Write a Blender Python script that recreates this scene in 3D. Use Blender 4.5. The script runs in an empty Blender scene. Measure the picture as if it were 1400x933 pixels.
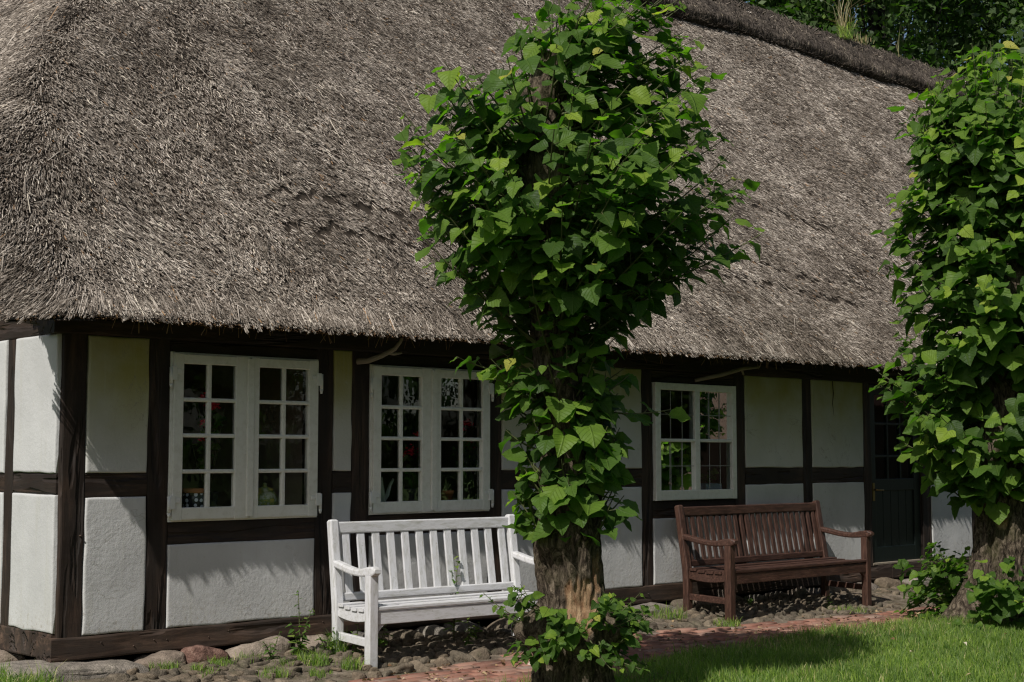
import bpy, bmesh, math, random
import numpy as np
from mathutils import Vector, Matrix, noise

random.seed(11)
rng = np.random.default_rng(11)
PI = math.pi
sc = bpy.context.scene
COL = sc.collection

# ------------------------------------------------------------------ helpers
def link(o, parent=None):
    COL.objects.link(o)
    if parent is not None:
        o.parent = parent
    return o

def tag(o, label=None, cat=None, group=None, kind=None):
    if label: o['label'] = label
    if cat: o['category'] = cat
    if group: o['group'] = group
    if kind: o['kind'] = kind
    return o

def thing(name, label, cat, loc=(0, 0, 0), rotz=0.0, group=None):
    o = bpy.data.objects.new(name, None)
    o.empty_display_size = 0.2
    o.location = loc
    o.rotation_euler = (0, 0, rotz)
    link(o)
    return tag(o, label, cat, group)

def np_mesh(name, V, loops, starts, mat=None, attrs=None, uv=None, smooth=False):
    me = bpy.data.meshes.new(name)
    V = np.asarray(V, dtype=np.float32)
    loops = np.asarray(loops, dtype=np.int32)
    starts = np.asarray(starts, dtype=np.int32)
    me.vertices.add(len(V)); me.vertices.foreach_set('co', V.ravel())
    me.loops.add(len(loops)); me.loops.foreach_set('vertex_index', loops)
    me.polygons.add(len(starts)); me.polygons.foreach_set('loop_start', starts)
    if smooth:
        me.polygons.foreach_set('use_smooth', np.ones(len(starts), dtype=bool))
    me.update(calc_edges=True)
    for k, a in (attrs or {}).items():
        at = me.attributes.new(k, 'FLOAT', 'POINT')
        at.data.foreach_set('value', np.asarray(a, dtype=np.float32))
    if uv is not None:
        l = me.uv_layers.new(name='UVMap')
        l.data.foreach_set('uv', np.asarray(uv, dtype=np.float32)[loops].ravel())
    if mat: me.materials.append(mat)
    return me

def np_obj(name, me, parent=None):
    return link(bpy.data.objects.new(name, me), parent)

def smooth01(x, a, b):
    t = np.clip((x - a) / (b - a), 0, 1)
    return t * t * (3 - 2 * t)

_tab = np.random.default_rng(5).random((256, 256))
def vn(x, y, s=0):
    x = np.asarray(x, dtype=float) + s * 17.13; y = np.asarray(y, dtype=float) + s * 5.71
    xi = np.floor(x).astype(int); yi = np.floor(y).astype(int)
    fx = x - xi; fy = y - yi
    fx = fx * fx * (3 - 2 * fx); fy = fy * fy * (3 - 2 * fy)
    g = lambda i, j: _tab[(xi + i) & 255, (yi + j) & 255]
    return (g(0, 0) * (1 - fx) + g(1, 0) * fx) * (1 - fy) + (g(0, 1) * (1 - fx) + g(1, 1) * fx) * fy

def unit(a):
    return a / np.maximum(np.linalg.norm(a, axis=-1, keepdims=True), 1e-9)

class MB:
    """collects polygons that become ONE mesh"""
    def __init__(self): self.v = []; self.f = []; self.s = []
    def add(self, vs, fs, smooth=False):
        b = len(self.v)
        self.v += [tuple(p) for p in vs]
        self.f += [tuple(i + b for i in f) for f in fs]
        self.s += [smooth] * len(fs)
        return self
    def sweep(self, pts, secs, closed=True, caps=True, smooth=False):
        """secs: list of lists of points (same length) -> skin"""
        n = len(secs[0]); vs = [p for s in secs for p in s]; fs = []
        for i in range(len(secs) - 1):
            for j in range(n if closed else n - 1):
                k = (j + 1) % n
                fs.append((i * n + j, i * n + k, (i + 1) * n + k, (i + 1) * n + j))
        if caps:
            fs.append(tuple(range(n - 1, -1, -1)))
            b = (len(secs) - 1) * n
            fs.append(tuple(range(b, b + n)))
        return self.add(vs, fs, smooth)
    def beam(self, path, w, h, up=(0, 0, 1), r=0.006, jit=0.0, n=1, seed=0):
        """rounded rectangular bar along a path; w across, h along up. w,h may be lists per point"""
        P = [Vector(p) for p in path]
        if n > 1 and len(P) == 2:
            P = [P[0].lerp(P[1], i / n) for i in range(n + 1)]
        W = w if isinstance(w, (list, tuple)) else [w] * len(P)
        H = h if isinstance(h, (list, tuple)) else [h] * len(P)
        up = Vector(up); secs = []
        for i, p in enumerate(P):
            a = P[max(i - 1, 0)]; b = P[min(i + 1, len(P) - 1)]
            t = (b - a).normalized()
            s = t.cross(up).normalized(); u = s.cross(t).normalized()
            ww, hh = W[i] / 2, H[i] / 2
            rr = min(r, ww * .9, hh * .9)
            pr = []
            for (sx, sy, o) in ((1, 1, 0), (-1, 1, 1), (-1, -1, 2), (1, -1, 3)):
                for q in (0.0, 0.5, 1.0):
                    ang = PI / 2 * (o + q)
                    cxx = sx * (ww - rr) + rr * math.cos(ang); cyy = sy * (hh - rr) + rr * math.sin(ang)
                    if jit:
                        nv = noise.noise_vector(Vector((p.x * 2.3 + o * 3.1 + seed, p.y * 2.3 + seed * 1.7, p.z * 2.3)))
                        nv2 = noise.noise_vector(Vector((p.x * 9 + o * 5.3 + seed, p.y * 9, p.z * 9 + seed)))
                        cxx += (nv.x + .35 * nv2.x) * jit; cyy += (nv.y + .35 * nv2.y) * jit
                    pr.append(p + s * cxx + u * cyy)
            secs.append(pr)
        return self.sweep(P, secs)
    def box(self, a, b, r=0.004):
        (x0, y0, z0), (x1, y1, z1) = a, b
        ym = (y0 + y1) / 2; zm = (z0 + z1) / 2
        if abs(z1 - z0) > max(abs(x1 - x0), abs(y1 - y0)):
            return self.beam([((x0 + x1) / 2, ym, z0), ((x0 + x1) / 2, ym, z1)], x1 - x0, y1 - y0, up=(0, 1, 0), r=r)
        return self.beam([(x0, ym, zm), (x1, ym, zm)], y1 - y0, z1 - z0, r=r)
    def tube(self, path, rad, k=8, smooth=True, caps=True):
        P = [Vector(p) for p in path]
        R = rad if isinstance(rad, (list, tuple)) else [rad] * len(P)
        secs = []; ref = Vector((.3, .5, .81))
        for i, p in enumerate(P):
            t = (P[min(i + 1, len(P) - 1)] - P[max(i - 1, 0)]).normalized()
            s = t.cross(ref)
            if s.length < 1e-3: s = t.cross(Vector((1, 0, 0)))
            s.normalize(); u = s.cross(t)
            secs.append([p + (s * math.cos(2 * PI * j / k) + u * math.sin(2 * PI * j / k)) * R[i] for j in range(k)])
        return self.sweep(P, secs, smooth=smooth, caps=caps)
    def lathe(self, c, prof, k=24):
        c = Vector(c)
        secs = [[c + Vector((r * math.cos(2 * PI * j / k), r * math.sin(2 * PI * j / k), z)) for j in range(k)] for r, z in prof]
        return self.sweep(None, secs, smooth=True)
    def build(self, name, mat, parent=None, origin=(0, 0, 0)):
        me = bpy.data.meshes.new(name)
        o = Vector(origin)
        me.from_pydata([Vector(p) - o for p in self.v], [], self.f)
        me.polygons.foreach_set('use_smooth', self.s)
        me.materials.append(mat)
        me.update()
        bm = bmesh.new(); bm.from_mesh(me); bmesh.ops.recalc_face_normals(bm, faces=bm.faces); bm.to_mesh(me); bm.free()
        return link(bpy.data.objects.new(name, me), parent)

# ------------------------------------------------------------------ materials
class M:
    def __init__(self, name, rough=.6, spec=.3):
        self.m = bpy.data.materials.new(name); self.m.use_nodes = True
        self.t = self.m.node_tree; self.n = self.t.nodes; self.b = self.n['Principled BSDF']
        self.b.inputs['Roughness'].default_value = rough
        self.b.inputs['Specular IOR Level'].default_value = spec
    def node(self, t, **kw):
        n = self.n.new(t)
        for k, v in kw.items():
            if k in n.inputs: n.inputs[k].default_value = v
            else: setattr(n, k, v)
        return n
    def l(self, a, b): self.t.links.new(a, b)
    def pos(self, scale=(1, 1, 1), obj=False):
        if obj: src = self.node('ShaderNodeTexCoord').outputs['Object']
        else: src = self.node('ShaderNodeNewGeometry').outputs['Position']
        mp = self.node('ShaderNodeMapping'); mp.inputs['Scale'].default_value = scale
        self.l(src, mp.inputs['Vector']); return mp.outputs['Vector']
    def noise(self, vec, scale, detail=4, rough=.55, dist=0.):
        n = self.node('ShaderNodeTexNoise'); n.inputs['Scale'].default_value = scale
        n.inputs['Detail'].default_value = detail; n.inputs['Roughness'].default_value = rough
        n.inputs['Distortion'].default_value = dist
        self.l(vec, n.inputs['Vector']); return n.outputs['Fac']
    def ramp(self, fac, stops, interp='LINEAR'):
        r = self.node('ShaderNodeValToRGB'); e = r.color_ramp.elements
        r.color_ramp.interpolation = interp
        while len(e) < len(stops): e.new(.5)
        for q, (p, c) in zip(e, stops):
            q.position = p; q.color = (*c, 1) if len(c) == 3 else c
        self.l(fac, r.inputs['Fac']); return r.outputs['Color']
    def mix(self, fac, a, b, mode='MIX'):
        n = self.node('ShaderNodeMix', data_type='RGBA', blend_type=mode)
        for s, v in ((n.inputs['Factor'], fac), (n.inputs['A'], a), (n.inputs['B'], b)):
            pass
        def put(s, v):
            if hasattr(v, 'links') or isinstance(v, bpy.types.NodeSocket): self.l(v, s)
            elif isinstance(v, (tuple, list)): s.default_value = (*v, 1) if len(v) == 3 else v
            else: s.default_value = v
        put(n.inputs[0], fac); put(n.inputs[6], a); put(n.inputs[7], b)
        return n.outputs[2]
    def math(self, op, a, b=0., clamp=False):
        n = self.node('ShaderNodeMath', operation=op, use_clamp=clamp)
        for i, v in enumerate((a, b)):
            if isinstance(v, bpy.types.NodeSocket): self.l(v, n.inputs[i])
            else: n.inputs[i].default_value = v
        return n.outputs[0]
    def attr(self, name):
        return self.node('ShaderNodeAttribute', attribute_name=name).outputs['Fac']
    def color(self, c):
        if isinstance(c, bpy.types.NodeSocket): self.l(c, self.b.inputs['Base Color'])
        else: self.b.inputs['Base Color'].default_value = (*c, 1)
        return self
    def bump(self, h, strength=.4, dist=.01, prev=None):
        n = self.node('ShaderNodeBump'); n.inputs['Strength'].default_value = strength
        n.inputs['Distance'].default_value = dist; self.l(h, n.inputs['Height'])
        if prev is not None: self.l(prev, n.inputs['Normal'])
        self.l(n.outputs[0], self.b.inputs['Normal']); return n.outputs[0]

def mk_plaster():
    m = M('lime_plaster', .85, .15); p = m.pos()
    big = m.noise(p, 2.2, 5); fine = m.noise(p, 26, 5, .65)
    c = m.ramp(big, [(.25, (.42, .42, .41)), (.6, (.515, .515, .505)), (.85, (.565, .565, .56))])
    sep = m.node('ShaderNodeSeparateXYZ'); m.l(p, sep.inputs[0])
    # damp and dirt near the sill, algae plus painted-in green bounce light towards the eave
    low = m.math('MULTIPLY', m.math('MULTIPLY', m.math('SUBTRACT', .62, sep.outputs[2]), 3.0, True), m.ramp(m.noise(p, 7, 5, .7), [(.42, (0, 0, 0)), (.7, (1, 1, 1))]))
    c = m.mix(m.math('MULTIPLY', low, .55, True), c, (.36, .34, .29))
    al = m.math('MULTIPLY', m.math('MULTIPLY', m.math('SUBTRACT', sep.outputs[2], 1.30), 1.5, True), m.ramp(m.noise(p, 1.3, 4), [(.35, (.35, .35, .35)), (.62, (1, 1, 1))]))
    fx = m.math('MULTIPLY', m.math('SUBTRACT', sep.outputs[0], .08), 30.0, True)  # keeps the tint off the sunlit gable
    c = m.mix(m.math('MULTIPLY', m.math('MULTIPLY', al, fx), .9, True), c, (.29, .265, .065))  # olive stain, deepened in colour for the ground bounce under the eave
    spots = m.ramp(m.noise(p, 19, 3, .5), [(.70, (0, 0, 0)), (.76, (1, 1, 1))])
    c = m.mix(m.math('MULTIPLY', spots, .35), c, (.40, .38, .33))
    streak = m.ramp(m.noise(m.pos((9, 9, .7)), 1.6, 4, .6), [(.56, (0, 0, 0)), (.78, (1, 1, 1))])
    c = m.mix(m.math('MULTIPLY', streak, .45), c, (.42, .41, .35))
    crk = m.math('ABSOLUTE', m.math('SUBTRACT', m.noise(p, 1.9, 5, .62, .6), .5))
    crk = m.math('MULTIPLY', m.ramp(crk, [(.0, (1, 1, 1)), (.0045, (0, 0, 0))]), m.ramp(m.noise(p, 1.1, 2), [(.48, (0, 0, 0)), (.58, (1, 1, 1))]))
    c = m.mix(m.math('MULTIPLY', crk, .55), c, (.20, .18, .15))
    spl = m.math('MULTIPLY', m.math('MULTIPLY', m.math('SUBTRACT', .60, sep.outputs[2]), 5.0, True), m.ramp(m.noise(p, 34, 4, .7), [(.55, (0, 0, 0)), (.66, (1, 1, 1))]))
    c = m.mix(m.math('MULTIPLY', spl, .6), c, (.27, .235, .18))
    chip = m.ramp(m.noise(p, 11, 6, .75), [(.70, (0, 0, 0)), (.715, (1, 1, 1))])
    c = m.mix(m.math('MULTIPLY', chip, .6), c, (.30, .27, .22))
    m.color(c)
    b = m.bump(m.noise(p, 6, 3), .18, .02)
    rgh = m.math('MULTIPLY', m.noise(p, 48, 5, .65), m.ramp(m.noise(p, 2.6, 3), [(.35, (.25, .25, .25)), (.65, (1.2, 1.2, 1.2))]))
    b = m.bump(rgh, .40, .007, b)
    b = m.bump(m.noise(m.pos((1, 1, .35)), 34, 3), .20, .006, b)
    m.bump(m.noise(p, 150, 3), .30, .003, b)
    return m.m

def mk_timber(name, sc_, dark=1.0):
    m = M(name, .7, .25); p = m.pos(sc_)
    g = m.noise(p, 9, 6, .7, .4)
    c = m.ramp(g, [(.25, (.007 * dark, .006 * dark, .0055 * dark)), (.5, (.024 * dark, .0155 * dark, .0110 * dark)), (.78, (.098 * dark, .060 * dark, .041 * dark))])
    w = m.noise(m.pos(), 3.1, 4)
    c = m.mix(m.ramp(w, [(.4, (0, 0, 0)), (.75, (.5, .5, .5))]), c, (.036 * dark, .031 * dark, .027 * dark))
    m.color(c)
    cr = m.ramp(m.noise(m.pos(tuple(2.2 * s for s in sc_)), 4.5, 3, .5, .3), [(.36, (0, 0, 0)), (.46, (1, 1, 1))])
    b = m.bump(cr, 1.0, .02)
    m.bump(m.noise(p, 30, 4), .5, .006, b)
    return m.m

def mk_paint(name, col, dirt, amt=.4, rough=.45, grain=(3, 3, 3)):
    m = M(name, rough, .35); p = m.pos()
    d = m.ramp(m.noise(m.pos(grain), 7, 6, .7), [(.46, (0, 0, 0)), (.72, (1, 1, 1))])
    sz_ = m.node('ShaderNodeSeparateXYZ'); m.l(p, sz_.inputs[0])
    foot = m.math('MULTIPLY', m.math('SUBTRACT', .36, sz_.outputs[2]), 4.0, True)
    d = m.math('MAXIMUM', d, m.math('MULTIPLY', foot, m.ramp(m.noise(p, 16, 5, .7), [(.38, (0, 0, 0)), (.62, (1, 1, 1))])))
    c = m.mix(m.math('MULTIPLY', d, amt), col, dirt)
    sp = m.ramp(m.noise(p, 38, 3), [(.66, (0, 0, 0)), (.74, (1, 1, 1))])
    c = m.mix(m.math('MULTIPLY', sp, amt * .8), c, dirt)
    m.color(c)
    m.bump(m.noise(m.pos(grain), 28, 4), .25, .004)
    return m.m

def mk_wood(name, c0, c1, c2, grain, rough=.5):
    m = M(name, rough, .35); p = m.pos(grain)
    g = m.noise(p, 8, 6, .68, .5)
    c = m.ramp(g, [(.25, c0), (.52, c1), (.8, c2)])
    w = m.ramp(m.noise(m.pos(), 5, 4, .6), [(.45, (0, 0, 0)), (.8, (1, 1, 1))])
    c = m.mix(m.math('MULTIPLY', w, .4), c, tuple(min(1, x * 1.6 + .02) for x in c1))
    m.color(c)
    m.bump(m.noise(p, 24, 4), .5, .005)
    return m.m

def mk_thatch(name, stops, patch=.5):
    m = M(name, .62, .25); a = m.attr('rnd'); p = m.pos()
    c = m.ramp(a, stops)
    big = m.ramp(m.noise(p, .9, 5, .6), [(.3, (.62, .60, .57)), (.62, (1.0, 1.0, 1.0)), (.8, (1.2, 1.17, 1.12))])
    c = m.mix(patch, c, big, 'MULTIPLY')
    mid = m.ramp(m.noise(m.pos((.6, 1.4, 1.4)), 4.5, 4, .6), [(.3, (.62, .61, .59)), (.6, (1.05, 1.05, 1.05))])
    c = m.mix(.8, c, mid, 'MULTIPLY')
    m.color(c)
    return m.m

def mk_leaf(name, ramp, trans=.32, rough=.52, vein=True, tint=(.62, 1.0, .22)):
    m = M(name, rough, .22); a = m.attr('rnd')
    c = m.ramp(a, ramp)
    uv = m.node('ShaderNodeUVMap', uv_map='UVMap').outputs[0]
    if vein:
        s = m.node('ShaderNodeSeparateXYZ'); m.l(uv, s.inputs[0])
        ab = m.math('ABSOLUTE', s.outputs[0])
        k = m.math('FRACT', m.math('MULTIPLY', m.math('SUBTRACT', s.outputs[1], m.math('MULTIPLY', ab, .85)), 6.5))
        tri = m.math('ABSOLUTE', m.math('SUBTRACT', k, .5))
        v1 = m.math('SUBTRACT', 1.0, m.math('MULTIPLY', m.math('SUBTRACT', .5, tri), 9.0), True)
        v2 = m.math('SUBTRACT', 1.0, m.math('MULTIPLY', ab, 22.0), True)
        v = m.math('MAXIMUM', v1, v2)
        c = m.mix(m.math('MULTIPLY', v, .20), c, (.18, .26, .06))
        b = m.bump(v, .55, .012)
        m.bump(m.noise(m.pos(), 26, 3), .35, .015, b)
    gm = m.node('ShaderNodeNewGeometry')
    blo = m.mix(m.math('MULTIPLY', gm.outputs['Backfacing'], .6), c, (.11, .16, .07))
    m.color(blo)
    tr = m.node('ShaderNodeBsdfTranslucent')
    m.l(m.mix(1.0, c, tuple(x * 2.1 for x in tint), 'MULTIPLY'), tr.inputs['Color'])
    mx = m.node('ShaderNodeMixShader'); mx.inputs[0].default_value = trans
    m.l(m.b.outputs[0], mx.inputs[1]); m.l(tr.outputs[0], mx.inputs[2])
    m.l(mx.outputs[0], m.n['Material Output'].inputs['Surface'])
    return m.m

def mk_stone(name, stops, scale=14, obj=False):
    m = M(name, .85, .2); p = m.pos(obj=obj)
    c = m.ramp(m.noise(p, scale, 6, .7), stops)
    a = m.attr('rnd')
    c = m.mix(.8, c, m.ramp(a, [(0, (.55, .55, .53)), (.5, (.95, .93, .88)), (.8, (1.05, .95, .85)), (1, (1.35, 1.3, 1.22))]), 'MULTIPLY')
    mo = m.ramp(m.noise(p, 6, 4, .7), [(.55, (0, 0, 0)), (.72, (1, 1, 1))])
    c = m.mix(m.math('MULTIPLY', mo, .45), c, (.07, .08, .035))
    m.color(c)
    b = m.bump(m.noise(p, 12, 6, .7), .9, .04)
    m.bump(m.noise(p, 70, 3), .5, .006, b)
    return m.m

def mk_bark(name, z0=0):
    m = M(name, .9, .12); p = m.pos((1, 1, .42))
    n1 = m.noise(p, 26, 9, .75, 1.2)
    c = m.ramp(n1, [(.36, (.010, .008, .006)), (.48, (.065, .050, .036)), (.60, (.19, .150, .110)), (.76, (.40, .33, .25))])
    moss = m.ramp(m.noise(m.pos(), 3.2, 4, .6), [(.52, (0, 0, 0)), (.68, (1, 1, 1))])
    c = m.mix(m.math('MULTIPLY', moss, .5), c, (.055, .06, .018))
    w = m.attr('wound')
    c = m.mix(w, c, m.ramp(m.noise(m.pos((1, 1, .4)), 30, 4), [(.3, (.22, .12, .065)), (.6, (.40, .27, .16)), (.8, (.52, .40, .27))]))
    m.color(c)
    b = m.bump(n1, .9, .035)
    m.bump(m.noise(m.pos((1, 1, .4)), 60, 4), .6, .01, b)
    return m.m

def mk_plain(name, col, rough=.5, var=.25, scale=20, spec=.4, metal=0):
    m = M(name, rough, spec); p = m.pos()
    c = m.mix(m.noise(p, scale, 4), tuple(x * (1 - var) for x in col), tuple(min(1, x * (1 + var)) for x in col))
    m.color(c); m.b.inputs['Metallic'].default_value = metal
    return m.m

def mk_glass():
    m = M('window_glass', .02, .5)
    g = m.node('ShaderNodeBsdfGlossy'); g.inputs['Roughness'].default_value = .004
    g.inputs['Color'].default_value = (.95, .97, .96, 1)
    t = m.node('ShaderNodeBsdfTransparent'); t.inputs['Color'].default_value = (.95, .965, .95, 1)
    fr = m.node('ShaderNodeFresnel'); fr.inputs['IOR'].default_value = 1.5
    # slightly wavy old panes
    bp = m.node('ShaderNodeBump'); bp.inputs['Strength'].default_value = .05; bp.inputs['Distance'].default_value = .02
    m.l(m.noise(m.pos(), 7, 2), bp.inputs['Height'])
    m.l(bp.outputs[0], g.inputs['Normal'])
    mx = m.node('ShaderNodeMixShader')
    m.l(m.math('MULTIPLY', fr.outputs[0], .95, True), mx.inputs[0])
    m.l(t.outputs[0], mx.inputs[1]); m.l(g.outputs[0], mx.inputs[2])
    m.l(mx.outputs[0], m.n['Material Output'].inputs['Surface'])
    return m.m

def mk_ground():
    m = M('soil_and_turf', .95, .1); p = m.pos()
    soil = m.ramp(m.noise(p, 9, 7, .72), [(.3, (.07, .056, .042)), (.52, (.175, .142, .108)), (.75, (.33, .28, .22))])
    turf = m.ramp(m.noise(p, 14, 6, .7), [(.3, (.022, .036, .010)), (.6, (.06, .095, .022)), (.8, (.10, .11, .04))])
    s = m.node('ShaderNodeSeparateXYZ'); m.l(p, s.inputs[0])
    e = m.math('ADD', s.outputs[1], m.math('MULTIPLY', m.noise(p, 3, 4), .25))
    f = m.math('MULTIPLY', m.math('ADD', e, 1.36), 6.0, True)
    gx = m.math('MULTIPLY', m.math('ADD', s.outputs[0], m.math('MULTIPLY', m.noise(p, 2.5, 3), .4)), 5.0, True)
    f = m.math('MULTIPLY', f, gx)
    moss = m.ramp(m.noise(p, 4.2, 5, .65), [(.5, (0, 0, 0)), (.66, (1, 1, 1))])
    soil = m.mix(m.math('MULTIPLY', moss, .55), soil, (.05, .06, .022))
    m.color(m.mix(f, turf, soil))
    b = m.bump(m.noise(p, 18, 6, .7), .8, .03)
    m.bump(m.noise(p, 90, 3), .6, .008, b)
    return m.m

def mk_brick():
    m = M('clay_pavers', .85, .2); p = m.pos(); a = m.attr('rnd')
    c = m.ramp(a, [(0, (.12, .062, .048)), (.3, (.21, .092, .066)), (.6, (.27, .122, .086)), (.85, (.31, .165, .12)), (1, (.23, .17, .14))])
    d = m.ramp(m.noise(p, 11, 6, .7), [(.42, (0, 0, 0)), (.75, (1, 1, 1))])
    c = m.mix(m.math('MULTIPLY', d, .6), c, (.26, .20, .155))
    c = m.mix(m.math('MULTIPLY', m.ramp(m.noise(p, 3.3, 4), [(.55, (0, 0, 0)), (.75, (1, 1, 1))]), .45), c, (.05, .055, .025))
    m.color(c)
    m.bump(m.noise(p, 55, 5, .7), .6, .006)
    return m.m

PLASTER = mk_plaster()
TV = mk_timber('tarred_oak_upright', (1, 1, .12)); TH = mk_timber('tarred_oak_level', (.12, 1, 1)); TG = mk_timber('tarred_oak_gable', (1, .12, 1))
SILLT = mk_timber('weathered_oak_sill', (.12, 1, 1), 1.7)
WHITE = mk_paint('white_window_paint', (.68, .675, .62), (.38, .36, .27), .35, .4)
BENCHW = mk_paint('white_bench_paint', (.60, .60, .615), (.33, .325, .27), .75, .5, (1.2, 6, 6))
BROWN = mk_wood('brown_bench_wood', (.014, .008, .006), (.056, .027, .019), (.15, .078, .054), (1, 7, 7))
BROWNV = mk_wood('brown_bench_wood_upright', (.014, .008, .006), (.054, .026, .018), (.145, .076, .052), (7, 7, 1))
THATCH = mk_thatch('weathered_reed', [(0, (.036, .028, .021)), (.25, (.115, .091, .069)), (.5, (.264, .224, .186)), (.72, (.450, .393, .335)), (.9, (.71, .635, .55)), (.975, (.82, .74, .61)), (1, (.38, .23, .12))])
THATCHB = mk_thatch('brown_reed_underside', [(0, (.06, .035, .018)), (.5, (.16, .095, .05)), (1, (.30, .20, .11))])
HEATHER = mk_thatch('heather_ridge', [(0, (.03, .024, .019)), (.5, (.10, .082, .066)), (.88, (.20, .165, .132)), (1, (.38, .32, .23))])
THATCH_BASE = mk_plain('thatch_bed', (.045, .036, .028), .95, .5, 30, .1)
LEAF = mk_leaf('lime_leaf', [(0, (.028, .060, .012)), (.35, (.068, .132, .021)), (.68, (.150, .240, .030)), (.88, (.25, .335, .040)), (1, (.38, .35, .07))], .42)
WEED = mk_leaf('weed_leaf', [(0, (.04, .085, .018)), (.6, (.09, .165, .03)), (1, (.19, .24, .05))], .3)
GRASS = mk_leaf('grass_blade', [(0, (.075, .125, .020)), (.45, (.19, .285, .045)), (.82, (.31, .395, .075)), (.92, (.42, .39, .16)), (1, (.56, .48, .26))], .36, .5, False)
STRAW = mk_leaf('dry_grass', [(0, (.20, .16, .07)), (.5, (.38, .31, .17)), (1, (.52, .45, .30))], .25, .6, False, (1, .85, .5))
FAR = mk_leaf('oak_leaf', [(0, (.016, .036, .009)), (.5, (.045, .09, .018)), (.85, (.11, .17, .03)), (1, (.20, .23, .06))], .32, .45, False)
TWIG = mk_plain('twig_bark', (.075, .085, .03), .7, .4)
BARK = mk_bark('lime_bark')
DARKBARK = mk_plain('far_bark', (.014, .012, .010), .9, .4, 6)
COB = mk_stone('cobble', [(.3, (.075, .063, .048)), (.55, (.17, .142, .108)), (.8, (.31, .265, .205))])
FIELD = mk_stone('field_stone', [(.3, (.12, .10, .085)), (.55, (.23, .195, .165)), (.8, (.37, .33, .285))], 10)
REDSTONE = mk_stone('red_granite', [(.3, (.10, .055, .045)), (.5, (.22, .125, .10)), (.78, (.40, .27, .22))], 24)
GRANITE = mk_stone('grey_granite_slab', [(.3, (.11, .105, .095)), (.55, (.22, .205, .185)), (.8, (.40, .375, .34))], 13)
GROUND = mk_ground(); BRICK = mk_brick(); GLASS = mk_glass()
DOORG = mk_paint('dark_green_door_paint', (.0035, .008, .0068), (.008, .013, .011), .4, .5)
IRON = mk_plain('white_iron', (.66, .66, .63), .45, .15)
ROOM = mk_plain('brown_room_wall', (.48, .37, .28), .9, .3, 3)
TERRA = mk_plain('terracotta', (.38, .15, .06), .8, .2)
ENAMEL = mk_plain('pale_enamel', (.62, .66, .58), .25, .06)
RED = mk_plain('red_petal', (.80, .03, .07), .6, .3)
PALEWOOD = mk_plain('bleached_wood', (.22, .185, .14), .8, .35, 16)

# ------------------------------------------------------------------ camera frame numbers
F_PX = 2000.0
yaw = math.radians(47.0); tilt = math.atan(160 / F_PX)
CAM = np.array([-4.03, -8.33, 1.45])
dv = np.array([math.cos(yaw), math.sin(yaw), 0]); rv = np.array([math.sin(yaw), -math.cos(yaw), 0])
SUN = unit(np.array([-3.0, -1.0, 3.45]))        # towards the sun

def gz(x, y):
    x = np.asarray(x, float); y = np.asarray(y, float)
    return .07 + .085 * smooth01(y, -.95, -.2) + .012 * (vn(x * 1.3, y * 1.3) - .5) * (1 - smooth01(y, -1.0, -.8))

# ------------------------------------------------------------------ the setting
def axis(fine0, fine1, step, far0, far1):
    a = list(np.arange(fine0, fine1, step))
    s = step; q = fine1
    while q < far1: a.append(q); s *= 1.35; q += s
    a.append(far1); s = step; q = fine0
    while q > far0: s *= 1.35; q -= s; a.insert(0, max(q, far0))
    return np.array(sorted(set(a)))
gx = axis(-4, 12, .12, -300, 400); gy = axis(-5, .6, .08, -300, 400)
X, Y = np.meshgrid(gx, gy, indexing='ij')
Z = gz(X, Y)
n0, n1 = X.shape
ii, jj = np.meshgrid(np.arange(n0 - 1), np.arange(n1 - 1), indexing='ij')
q = np.stack([ii * n1 + jj, (ii + 1) * n1 + jj, (ii + 1) * n1 + jj + 1, ii * n1 + jj + 1], -1).reshape(-1, 4)
tag(np_obj('ground', np_mesh('ground', np.stack([X, Y, Z], -1).reshape(-1, 3), q.ravel(), np.arange(len(q)) * 4, GROUND, smooth=True)), kind='structure')

EDGE_FAR = ([-6, .9, 1.74, 2.58, 3.1, 4.65, 6.0, 6.87, 7.83, 12], [-1.2, -1.02, -.93, -.81, -.70, -.62, -.75, -.85, -.89, -.92])
EDGE_NEAR = ([-6, 1.5, 2.8, 3.5, 4.5, 5.0, 6.0, 7.0, 12], [-2.6, -2.2, -1.93, -1.68, -1.54, -1.46, -1.48, -1.47, -1.5])
yfar = lambda x: np.interp(x, *EDGE_FAR)
ynear = lambda x: np.interp(x, *EDGE_NEAR)

# brick path: every paver really there, in one mesh
def brick_path():
    mb_v = []; mb_l = []; st = []; rn = []
    L, W, g = .205, .098, .010
    row = 0; y = -2.7
    while y < -.6:
        x = -6 + (row % 2) * L / 2 + rng.normal(0, .006)
        while x < 12:
            cx_, cy_ = x + L / 2, y + W / 2
            if ynear(cx_) - .25 < cy_ < yfar(cx_) - .03:
                h = float(gz(cx_, cy_)) + .012 + rng.normal(0, .0035)
                hx, hy = (L - g) / 2, (W - g) / 2; b = .007
                tx, ty = rng.normal(0, .012), rng.normal(0, .02); an = rng.normal(0, .012)
                ca, sa = math.cos(an), math.sin(an)
                o = len(mb_v)
                for (ex, ey, dz) in ((0, 0, -.03), (0, 0, -.006), (b, b, 0)):
                    for sx, sy in ((-1, -1), (1, -1), (1, 1), (-1, 1)):
                        px_, py_ = sx * (hx - ex), sy * (hy - ey)
                        mb_v.append((cx_ + px_ * ca - py_ * sa, cy_ + px_ * sa + py_ * ca, h + dz + px_ * tx + py_ * ty))
                r = rng.random(); rn += [r] * 12
                for lv in (0, 1):
                    for k in range(4):
                        st.append(len(mb_l)); a = o + lv * 4
                        mb_l += [a + k, a + (k + 1) % 4, a + 4 + (k + 1) % 4, a + 4 + k]
                st.append(len(mb_l)); mb_l += [o + 8, o + 9, o + 10, o + 11]
            x += L
        y += W; row += 1
    tag(np_obj('brick_path', np_mesh('brick_path', mb_v, mb_l, st, BRICK, {'rnd': rn})), kind='structure')
brick_path()

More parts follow.
